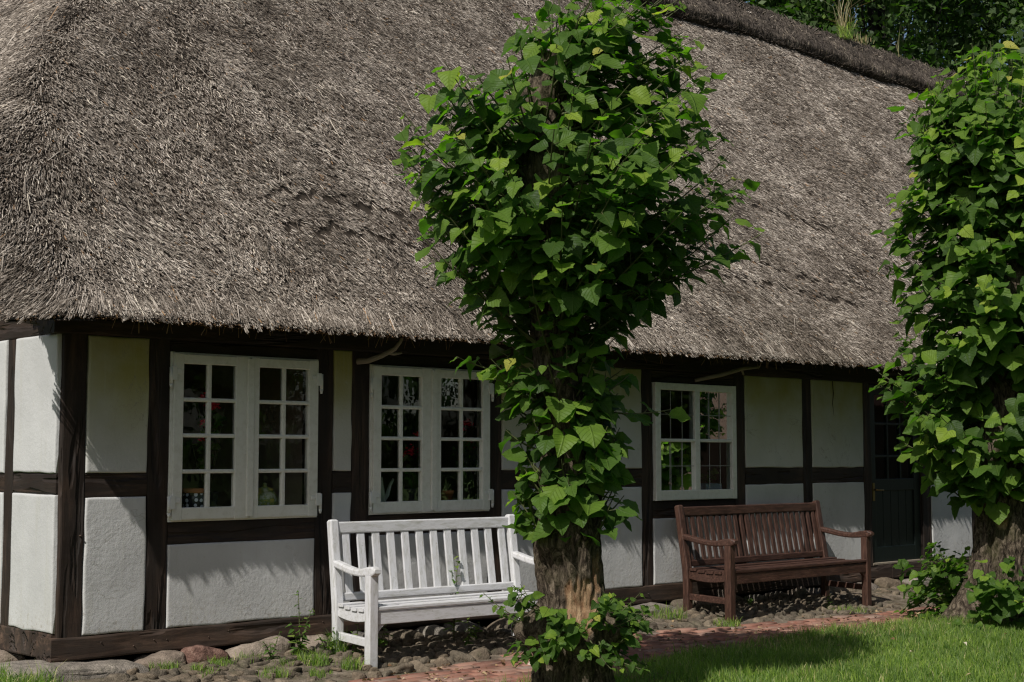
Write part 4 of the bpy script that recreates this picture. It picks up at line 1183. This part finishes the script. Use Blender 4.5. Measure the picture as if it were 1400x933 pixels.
# ------------------------------------------------------------------ benches
def garden_bench(label, loc, rotz, width, seat_h, back_h, depth, mat, matv, nsl, slat_w, group, lean=.09, split=False, rear_drop=.065):
    t = thing('garden_bench', label, 'bench', loc, rotz, None)
    hw = width / 2; lw = .066; yf = -depth / 2 + .035; yb = depth / 2 - .035
    legz = 0.0; arm_h = seat_h + .235
    def backy(z): return yb + max(0, (z - seat_h + .05)) / (back_h - seat_h) * lean
    for s in (-1, 1):
        x = s * (hw - lw / 2)
        m = MB(); m.beam([(x, yf, 0), (x, yf, arm_h - .035)], lw, lw, up=(0, 1, 0), r=.006); m.build('leg', matv, t)
        m = MB(); zs = [rear_drop, seat_h * .6, seat_h - .02, seat_h + .15, back_h - .012, back_h]
        m.beam([(x, backy(z), z) for z in zs], [lw] * 5 + [lw * .72], [.062, .062, .066, .062, .055, .04], up=(0, 1, 0), r=.010); m.build('leg', matv, t)
        # armrest: a dip behind, swelling to a rounded nose
        pts = []; hs = []; ws = []
        y0_, y1_ = backy(arm_h) - .02, yf - .075
        for i in range(15):
            q = i / 14
            z = arm_h - .012 + .030 * math.cos(q * PI * 1.05) * (1 - q) + .020 * math.sin(q * PI) ** 2 * 0 - .010 * math.sin(min(1, q * 1.25) * PI) + .008 * smooth01(q, .6, .9)
            h_ = .046 + .016 * float(smooth01(q, .55, .85)); w_ = .062
            if q > .93: h_ *= .82
            if q > .99: h_ *= .5; w_ *= .85
            pts.append((x, y0_ + (y1_ - y0_) * q, z)); hs.append(h_); ws.append(w_)
        m = MB(); m.beam(pts, ws, hs, r=.012); m.build('armrest', mat, t)
        m = MB(); m.beam([(x, yf + lw / 2 - .004, .165), (x, yb - .028, .165 + .012)], .034, .052, r=.004); m.build('stretcher', mat, t)
        # scooped side rail beneath the slats
        m = MB(); P = [(x, yf + lw / 2 + (yb - .03 - yf - lw / 2) * q, seat_h - .055 - .018 * math.sin(PI * q) + .004 * q) for q in np.linspace(0, 1, 8)]
        m.beam(P, .036, .082, r=.004); m.build('side_rail', mat, t)
        # curved bracket between apron and leg
        m = MB(); xi = s * (hw - lw)
        cur = [(xi, seat_h - .10)] + [(xi - s * .13 * (1 - math.cos(a)) * 1.0, seat_h - .22 + .12 * math.sin(a)) for a in np.linspace(0, PI / 2, 7)]
        y_ = yf + .0
        a_ = [(p[0], y_ - .014, p[1]) for p in cur]; b_ = [(p[0], y_ + .014, p[1]) for p in cur]
        m.sweep(None, [a_, b_]); m.build('bracket', mat, t)
    # seat slats
    m = MB(); ns = 5; span0, span1 = yf - .032, yb - .035
    pitch = (span1 - span0) / ns
    for i in range(ns):
        q = (i + .5) / ns; y = span0 + pitch * (i + .5); z = seat_h - .013 - .018 * math.sin(PI * q) + .006 * q + (.004 if i == 0 else 0)
        ext = hw - .004 if i == 0 else hw - .002
        if i == 0: m.beam([(-hw + lw, y - .004, z), (hw - lw, y - .004, z)], pitch - .018, .026, r=.006)
        else: m.beam([(-hw + .004, y, z), (hw - .004, y, z)], pitch - .018, .022, r=.004)
    m.build('seat', mat, t)
    m = MB(); m.beam([(-hw + lw - .004, yf - .004, seat_h - .075), (hw - lw + .004, yf - .004, seat_h - .075)], .03, .085, r=.004); m.build('apron', mat, t)
    m = MB(); m.beam([(-hw + lw, yb, seat_h - .09), (hw - lw, yb, seat_h - .09)], .03, .08, r=.004); m.build('back_apron', mat, t)
    # backrest
    zt = back_h - .055; zb = seat_h + .030
    m = MB()
    m.beam([(-hw + lw - .003, backy(zt), zt), (hw - lw + .003, backy(zt), zt)], .034, .078, r=.008); m.beam([(-hw + lw - .003, backy(zb), zb), (hw - lw + .003, backy(zb), zb)], .034, .055, r=.008)
    m.build('back_rail', mat, t)
    m = MB(); inner = width - 2 * lw
    cs = [-inner / 2 + inner * (i + .5) / nsl for i in range(nsl)]
    for i, x in enumerate(cs):
        w_ = slat_w
        if split and i in (nsl // 2 - 1,): w_ = slat_w * 1.25
        m.beam([(x, backy(zb) , zb + .02), (x, backy(zt), zt - .03)], w_, .018, up=(0, 1, 0), r=.005)
    m.build('backrest_slats', matv, t)
    return t
BENCHWV = mk_paint('white_bench_paint_upright', (.60, .60, .615), (.33, .325, .27), .75, .5, (6, 6, 1.2))
garden_bench('white painted wooden garden bench below the second window', (2.63, -.545, .088), math.radians(-4.5), 1.60, .400, .945, .48, BENCHW, BENCHWV, 12, .062, None, .075)
garden_bench('dark brown stained wooden garden bench in front of the right window', (6.53, -.46, .112), 0, 2.04, .420, .938, .52, BROWN, BROWNV, 23, .046, None, .085, True, .055)

# ------------------------------------------------------------------ things behind the panes
def geranium(base, h_, nf, parent, seed, flowers=True):
    r = random.Random(seed); m = MB(); fl = MB(); P = []; T = []; N = []; S = []; R = []
    for k in range(nf):
        e = Vector((r.uniform(-.12, .12), r.uniform(-.05, .05), h_ * r.uniform(.55, 1)))
        m.tube([Vector(base), Vector(base) + e * .5 + Vector((r.uniform(-.02, .02), 0, 0)), Vector(base) + e], [.004, .003, .002], 5)
        for q in range(4):
            p = Vector(base) + e * r.uniform(.35, .95)
            P.append(p[:]); a = r.uniform(0, 6.28); T.append((math.cos(a), math.sin(a), -.1)); N.append((r.gauss(0, .4), -.5 + r.gauss(0, .4), .8)); S.append(r.uniform(.04, .07)); R.append(r.uniform(.3, .9))
        if flowers and k % 2 == 0:
            for q in range(16):
                c = Vector(base) + e + Vector((r.gauss(0, .018), r.gauss(0, .014), r.gauss(.015, .014)))
                fl.lathe(c, [(.002, -.006), (.011, 0), (.013, .005), (.004, .008)], 7)
    m.build('stem', TWIG, parent, parent.location)
    V, Q, Rr, uv = leaf_arrays(np.array(P), np.array(T), np.array(N), np.array(S), np.array(R))
    quads_obj('leaves', V, Q, WEED, parent, parent.location, {'rnd': Rr}, uv)
    if flowers: fl.build('flowers', RED, parent, parent.location)

def spots_mat():
    m = M('dotted_glaze', .25, .5)
    v = m.node('ShaderNodeTexVoronoi'); v.inputs['Scale'].default_value = 26; v.inputs['Randomness'].default_value = .35
    m.l(m.pos(obj=True), v.inputs['Vector'])
    m.color(m.ramp(v.outputs['Distance'], [(.30, (.72, .76, .80)), (.36, (.02, .022, .028))])); return m.m
def jar_mat():
    m = M('painted_jar_glaze', .25, .5)
    m.color(m.ramp(m.noise(m.pos(obj=True), 22, 3), [(.42, (.50, .52, .42)), (.52, (.22, .30, .10)), (.62, (.55, .48, .12))])); return m.m
SZ = 1.092
t = thing('flower_pot', 'black pot with white dots and orange rim behind the left casement', 'flower pot', (1.02, .135, SZ))
m = MB(); m.lathe((0, 0, 0), [(.055, 0), (.075, .03), (.082, .09), (.078, .13)]); m.build('pot', spots_mat(), t)
m = MB(); m.lathe((0, 0, .13), [(.080, 0), (.090, .006), (.090, .028), (.078, .032), (.07, .01)]); m.build('rim', TERRA, t)
t2 = thing('geranium', 'red flowering geranium rising behind the two left columns of panes', 'plant', (1.14, .17, SZ))
m = MB(); m.lathe((0, 0, 0), [(.05, 0), (.07, .12), (.074, .12), (.074, .135), (.06, .135)]); m.build('pot', mk_plain('dark_pot', (.03, .03, .03), .5), t2)
geranium((1.14, .17, SZ + .12), .62, 9, t2, 4)
t3 = thing('lidded_jar', 'small pale lidded jar with green and yellow painting in the left window', 'jar', (1.565, .14, SZ))
jm = jar_mat(); m = MB(); m.lathe((0, 0, 0), [(.045, 0), (.07, .03), (.085, .075), (.08, .11), (.06, .132)]); m.build('body', jm, t3)
m = MB(); m.lathe((0, 0, .133), [(.064, 0), (.055, .018), (.015, .032), (.012, .04), (.016, .05), (.004, .058)]); m.build('lid', jm, t3)
t4 = thing('enamel_jug', 'tall pale enamel jug with curved spout in the second window', 'jug', (2.515, .13, SZ))
m = MB(); m.lathe((0, 0, 0), [(.075, 0), (.072, .05), (.055, .15), (.045, .2), (.047, .22)]); m.build('body', ENAMEL, t4)
m = MB(); m.tube([(.06, 0, .05), (.10, 0, .09), (.125, 0, .16), (.155, 0, .205)], [.022, .017, .012, .010], 10); m.build('spout', ENAMEL, t4)
m = MB(); m.tube([(-.05, 0, .19), (-.10, 0, .2), (-.12, 0, .14), (-.07, 0, .07)], [.008] * 4, 8); m.build('handle', ENAMEL, t4)
t5 = thing('potted_cactus', 'little cactus in an orange terracotta pot in the second window', 'potted plant', (3.17, .125, SZ))
m = MB(); m.lathe((0, 0, 0), [(.042, 0), (.058, .09), (.066, .09), (.066, .115), (.055, .115)]); m.build('pot', TERRA, t5)
m = MB()
for dx, dz in ((0, .10), (.025, .07), (-.02, .06), (.05, .05)): m.tube([(0, 0, .11), (dx * .6, 0, .11 + dz * .6), (dx, 0, .11 + dz)], [.009, .008, .003], 7)
m.build('cactus', mk_plain('cactus_green', (.20, .24, .10), .7), t5)
t6 = thing('geranium', 'red geranium behind the middle of the second window', 'plant', (2.86, .16, SZ))
m = MB(); m.lathe((0, 0, 0), [(.05, 0), (.07, .12), (.074, .135), (.06, .135)]); m.build('pot', mk_plain('grey_pot', (.05, .05, .05), .5), t6)
geranium((2.86, .16, SZ + .12), .45, 7, t6, 9)
t7 = thing('geranium', 'red geranium behind the rightmost panes of the second window', 'plant', (3.37, .16, SZ))
m = MB(); m.lathe((0, 0, 0), [(.05, 0), (.07, .12), (.074, .135), (.06, .135)]); m.build('pot', mk_plain('brown_pot', (.06, .04, .03), .5), t7)
geranium((3.37, .16, SZ + .12), .50, 7, t7, 12)
for i, (x_, lb) in enumerate(((5.62, 'slender white candlestick at the left edge of the right window'), (5.86, 'slender white candlestick beside the middle bar of the right window'))):
    c = thing('candlestick', lb, 'candlestick', (x_, .13, 1.124))
    m = MB(); m.lathe((0, 0, 0), [(.045, 0), (.042, .015), (.016, .03), (.02, .1), (.014, .18), (.026, .22), (.018, .23)], 16); m.build('stand', ENAMEL, c)
    m = MB(); m.lathe((0, 0, .23), [(.014, 0), (.013, .13), (.004, .137)], 12); m.build('candle', mk_plain('candle_wax', (.7, .68, .6), .5, .05), c)
c = thing('planter_box', 'small blue and white planter with leaves in the right window', 'planter', (6.28, .12, 1.124))
m = MB(); m.box((-.11, -.05, 0), (.11, .05, .10), .01); m.build('box', mk_plain('blue_white_glaze', (.35, .45, .55), .3, .5, 30), c)
geranium((6.28, .12, 1.22), .13, 7, c, 33, False)

# ------------------------------------------------------------------ grass, weeds, litter
def blades(x, y, h, w, bend, rnd, z=None):
    n = len(x); th = rng.uniform(0, 2 * PI, n); ba = rng.uniform(0, 2 * PI, n)
    z = gz(x, y) - .005 if z is None else z
    b = np.stack([x, y, z], -1); s = np.stack([np.cos(th), np.sin(th), np.zeros(n)], -1) * w[:, None]
    bd = np.stack([np.cos(ba), np.sin(ba), np.zeros(n)], -1) * (bend * h)[:, None]
    up = np.stack([np.zeros(n), np.zeros(n), h], -1)
    m = b + up * .55 + bd * .3; t = b + up * np.clip(1 - .35 * bend, .5, 1)[:, None] + bd
    V = np.stack([b - s, b + s, m + s * .75, m - s * .75, t], 1).reshape(-1, 3)
    o = np.arange(n)[:, None] * 5
    lo = np.concatenate([o + np.array([[0, 1, 2, 3]]), o + np.array([[3, 2, 4]])], 1).ravel()
    st = (np.arange(n)[:, None] * 7 + np.array([[0, 4]])).ravel()
    uv = np.tile(np.array([[0, 0], [1, 0], [1, .5], [0, .5], [.5, 1.]]), (n, 1))
    return V, lo, st, np.repeat(rnd, 5), uv

def lawn():
    def pts(x0, x1, y0, y1, dens):
        k = int((x1 - x0) * (y1 - y0) * dens); return rng.uniform(x0, x1, k), rng.uniform(y0, y1, k)
    xs = []; ys = []
    for a in ((1.5, 9.5, -4.6, -1.3, 6500), (9.5, 16, -4, -1.2, 1800), (-3, 1.5, -4.5, -2.0, 700), (1.5, 12, -9, -4.6, 350)):
        x, y = pts(*a); k = y < ynear(x) + rng.normal(0, .05, len(x)); xs.append(x[k]); ys.append(y[k])
    # strip along the gable and before the corner slab
    x, y = pts(-2.4, .15, -1.6, 3, 7500); k = (x < -.26 + .10 * np.clip(-y - .28, -.3, .8) + .07 * rng.normal(0, 1, len(x))) & ~((y > -.22) & (x > -.28)); xs.append(x[k]); ys.append(y[k])
    x = np.concatenate(xs); y = np.concatenate(ys); n = len(x)
    cl = vn(x * 1.7, y * 1.7, 71) * .6 + vn(x * 6, y * 6, 72) * .4
    keep = rng.random(n) < .35 + cl * .9; x, y, cl = x[keep], y[keep], cl[keep]; n = len(x)
    h = (.03 + .075 * cl) * rng.uniform(.4, 1.45, n) * np.where(x < .3, 1.5, 1.0); w = rng.uniform(.0016, .0034, n)
    r = np.clip(rng.beta(2.2, 2.2, n) * .85 + (vn(x * 2.3, y * 2.3, 73) - .5) * .35, 0, .9); r = np.where(rng.random(n) < .05 + .14 * (vn(x * 1.1, y * 1.1, 76) > .62), rng.uniform(.92, 1, n), r)
    V, lo, st, R, uv = blades(x, y, h, w, np.abs(rng.normal(.45, .35, n)), r)
    o = np_obj('lawn_grass', np_mesh('lawn_grass', V, lo, st, GRASS, {'rnd': R}, uv))
    tag(o, 'short green lawn grass in front of the brick path', 'grass', None, 'stuff'); print('blades', n)
lawn()

def grass_tuft(name, label, base, r, n, h, mat=GRASS, group=None, dry=.05, bend=.5, w=(.0016, .003)):
    a = rng.uniform(0, 6.28, n); q = r * np.sqrt(rng.random(n))
    x = base[0] + q * np.cos(a); y = base[1] + q * np.sin(a)
    rr = rng.beta(2, 2, n) * .9; rr = np.where(rng.random(n) < dry, .97, rr)
    V, lo, st, R, uv = blades(x, y, rng.uniform(.4, 1.1, n) * h, rng.uniform(*w, n), np.abs(rng.normal(bend, .3, n)), rr, np.full(n, base[2]))
    o = np_obj(name, np_mesh(name, V - np.array(base), lo, st, mat, {'rnd': R}, uv)); o.location = base
    return tag(o, label, 'grass', group)

def weed(label, base, stems, leaf, slim=1.0, nl=14, bare=None, name='weed', cat='weed'):
    """stems: list of end offsets; opposite leaves along each stem"""
    t = thing(name, label, cat, base); m = MB(); P = []; T = []; N = []; S = []; R = []
    for e in stems:
        e = Vector(e); k = Vector((e.x * .25, e.y * .25, e.z * .55))
        f = lambda q: k * (2 * q * (1 - q)) + e * (q * q)
        m.tube([f(q) for q in (0, .25, .5, .75, 1)], [.0045, .004, .0035, .0028, .0015], 5)
        L = e.length
        for i in range(nl):
            q = .12 + .88 * i / (nl - 1); p = f(q); a = i * 2.4 + rng.random()
            d = Vector((math.cos(a), math.sin(a), rng.uniform(-.5, .35)))
            P.append(p[:]); T.append(d[:]); N.append((rng.normal(0, .3), rng.normal(-.2, .3), 1)); S.append(leaf * rng.uniform(.6, 1.15) * (1.05 - .5 * q)); R.append(rng.uniform(.2, .95))
    m.build('stem', TWIG, t)
    V, Q, Rr, uv = leaf_arrays(np.array(P), np.array(T), np.array(N), np.array(S), np.array(R), .08)
    if slim != 1.0:
        V = V.reshape(len(P), -1, 3); c = np.array(P)[:, None]; tt = unit(np.array(T))[:, None]
        al = ((V - c) * tt).sum(-1, keepdims=True) * tt; V = (c + al + (V - c - al) * slim).reshape(-1, 3)
    quads_obj('leaves', V, Q, WEED, t, (0, 0, 0), {'rnd': Rr}, uv)
    return t
g_ = lambda x, y: float(gz(x, y))
weed('tall slim weed growing by the sill left of the white bench', (1.62, -.22, g_(1.62, -.22)), [(-.02, 0, .42), (.08, -.02, .30), (-.10, -.03, .22), (.03, -.04, .2)], .08, .42, 13)
weed('low leafy weed beside the pale rear stone left of the bench', (1.78, -.30, g_(1.78, -.3)), [(.03, -.03, .17), (-.06, .02, .13), (.08, 0, .10)], .06, .6, 9)
weed('low weed in the rubble before the red foundation stone', (1.32, -.34, g_(1.32, -.34)), [(.06, 0, .19), (-.08, -.02, .14), (0, .03, .12)], .06, .4, 9)
weed('leafy weed pushing up through the back of the white bench seat', (2.86, -.335, g_(2.86, -.335)), [(.02, -.02, .60), (-.03, -.01, .50)], .085, .55, 15)
weed('weed with broad leaves under the left part of the white bench', (2.22, -.30, g_(2.22, -.3)), [(.05, -.06, .22), (-.06, -.02, .12)], .10, .6, 7)
weed('young weed under the middle of the white bench', (2.85, -.50, g_(2.85, -.5)), [(.0, .0, .20), (.05, .02, .14)], .07, .6, 8)
weed('small weed between the cobbles under the right part of the white bench', (3.05, -.35, g_(3.05, -.35)), [(.04, 0, .12), (-.05, 0, .1)], .06, .7, 7)
weed('leafy weed at the left rear leg of the white bench', (1.93, -.42, g_(1.93, -.42)), [(.02, 0, .24), (-.05, -.02, .16)], .06, .4, 12)
weed('small weed between the tree and the brown bench', (4.75, -.30, g_(4.75, -.3)), [(.02, 0, .18), (-.06, 0, .12), (.06, .02, .1)], .05, .4, 10)
weed('small weed on the cobbles under the brown bench', (6.35, -.25, g_(6.35, -.25)), [(.03, 0, .10), (-.04, 0, .08)], .05, .6, 7)
weed('slim upright weed in front of the brown bench seat', (7.0, -.62, g_(7.0, -.62)), [(.01, 0, .16), (.05, 0, .1)], .06, .4, 9)
weed('sprawling bush of weeds left of the thick tree foot', (8.15, -1.15, g_(8.15, -1.15)), [(-.2, .05, .42), (-.05, -.1, .52), (.12, .05, .45), (-.3, -.1, .25), (.2, -.1, .3), (0, .1, .6)], .15, .8, 13)
for lb, b, r_, n_, h_ in (('grass tuft at the front left foot of the white bench', (1.72, -.66), .07, 130, .11), ('grass tuft in the rubble by the tall weed', (1.55, -.50), .08, 150, .13), ('thin grass tuft before the grey corner slab', (.62, -.22), .10, 130, .07), ('grass tuft under the red foundation stone', (.98, -.28), .09, 90, .06),
                          ('grass tuft beside the left rear leg of the white bench', (1.87, -.30), .06, 140, .2), ('thin grass between cobbles left of the brown bench', (5.15, -.35), .16, 170, .13), ('grass tuft by the brown bench left front leg', (5.45, -.72), .12, 160, .09), ('grass tuft under the front of the brown bench right part', (7.1, -.72), .2, 240, .07),
                          ('sparse grass at the foot of the tall narrow lime', (2.2, -2.0), .2, 260, .12), ('bright grass tuft left of the tall narrow lime', (1.65, -2.15), .14, 260, .16), ('grass tuft at the root of the thick lime', (7.0, -1.75), .2, 400, .12), ('grass tuft at the lower left in front of the rubble', (1.15, -.62), .10, 130, .09)):
    grass_tuft('grass_tuft', lb, (b[0], b[1], g_(*b)), r_, n_, h_)
for k in range(13):
    x_ = rng.uniform(.35, 1.75); y_ = rng.uniform(-.78, -.22)
    grass_tuft('grass_tuft', 'small grass tuft growing between the rubble stones left of the white bench', (x_, y_, g_(x_, y_)), rng.uniform(.03, .09), int(rng.uniform(15, 70)), rng.uniform(.03, .09), GRASS, 'grass tufts in the rubble')
# grasses on the ridge
for lb, x_, n_, h_, r_ in (('tall dry grass tuft growing on the ridge', 14.6, 46, .85, .10), ('single dry seed stalk on the ridge to the right of the tuft', 16.1, 5, .50, .03), ('short dry stubble on the ridge beside the tall tuft', 15.0, 60, .16, .25)):
    a = grass_tuft('ridge_grass', lb, (x_, RIDY - .03, RIDZ + .15), r_, n_, h_, STRAW, None, .2, .28, (.004, .008))
a = grass_tuft('ridge_grass', 'green grass blades at the foot of the tall ridge tuft', (14.55, RIDY - .08, RIDZ + .13), .12, 60, .45, GRASS, None, .1, .5, (.004, .008))

def litter():
    n = 520; x = rng.uniform(.6, 9.5, n); y = yfar(x) - rng.random(n) * (.75) + rng.normal(0, .14, n); y = np.where(rng.random(n) < .12, rng.uniform(-3.6, -1.6, n), y)
    p = np.stack([x, y, gz(x, y) + np.where(y < ynear(x), .055, .021)], -1); a = rng.uniform(0, 6.28, n)
    V, Q, R, uv = leaf_arrays(p, np.stack([np.cos(a), np.sin(a), rng.normal(0, .15, n)], -1), np.stack([rng.normal(0, .3, n), rng.normal(0, .3, n), np.ones(n)], -1), rng.uniform(.012, .035, n), rng.random(n))
    m = mk_leaf('dead_leaf', [(0, (.10, .05, .025)), (.5, (.25, .16, .08)), (.9, (.42, .34, .2)), (1, (.55, .5, .4))], .1, .7, False, (1, .8, .5))
    tag(quads_obj('leaf_litter', V, Q, m, None, (0, 0, 0), {'rnd': R}, uv), 'dry leaf scraps and bud scales scattered on the brick path', 'leaf litter', None, 'stuff')
litter()

# ------------------------------------------------------------------ light, sky, camera
w = bpy.data.worlds.new('World'); sc.world = w; w.use_nodes = True
nt = w.node_tree; bg = nt.nodes['Background']
sky = nt.nodes.new('ShaderNodeTexSky'); sky.sky_type = 'NISHITA'; sky.sun_disc = False
el = math.asin(SUN[2]); sky.sun_elevation = el; sky.sun_rotation = math.atan2(SUN[0], SUN[1])
sky.air_density = 1.0; sky.dust_density = 2.2; sky.ozone_density = 1.0
nt.links.new(sky.outputs[0], bg.inputs[0]); bg.inputs[1].default_value = .070
sl = bpy.data.lights.new('sun', 'SUN'); sl.energy = 4.5; sl.angle = math.radians(.5); sl.color = (1, .96, .90)
so = bpy.data.objects.new('sun', sl); link(so); so.rotation_euler = Vector(-SUN).to_track_quat('-Z', 'Y').to_euler(); so.location = (-20, -10, 30)

cd = bpy.data.cameras.new('camera'); cd.sensor_width = 36; cd.lens = F_PX / 1400 * 36; cd.clip_end = 2000
co = bpy.data.objects.new('camera', cd); link(co); co.location = CAM
Fw = dv * math.cos(tilt) + np.array([0, 0, math.sin(tilt)])
co.rotation_euler = Vector(Fw).to_track_quat('-Z', 'Y').to_euler()
sc.camera = co
sc.cycles.use_denoising = True
sc.cycles.denoising_prefilter = 'NONE'
sc.cycles.adaptive_threshold = .005
sc.cycles.filter_width = 1.25
sc.cycles.sample_clamp_indirect = 4.0
sc.view_settings.view_transform = 'Standard'; sc.view_settings.look = 'None'; sc.view_settings.exposure = 0; sc.view_settings.gamma = 1
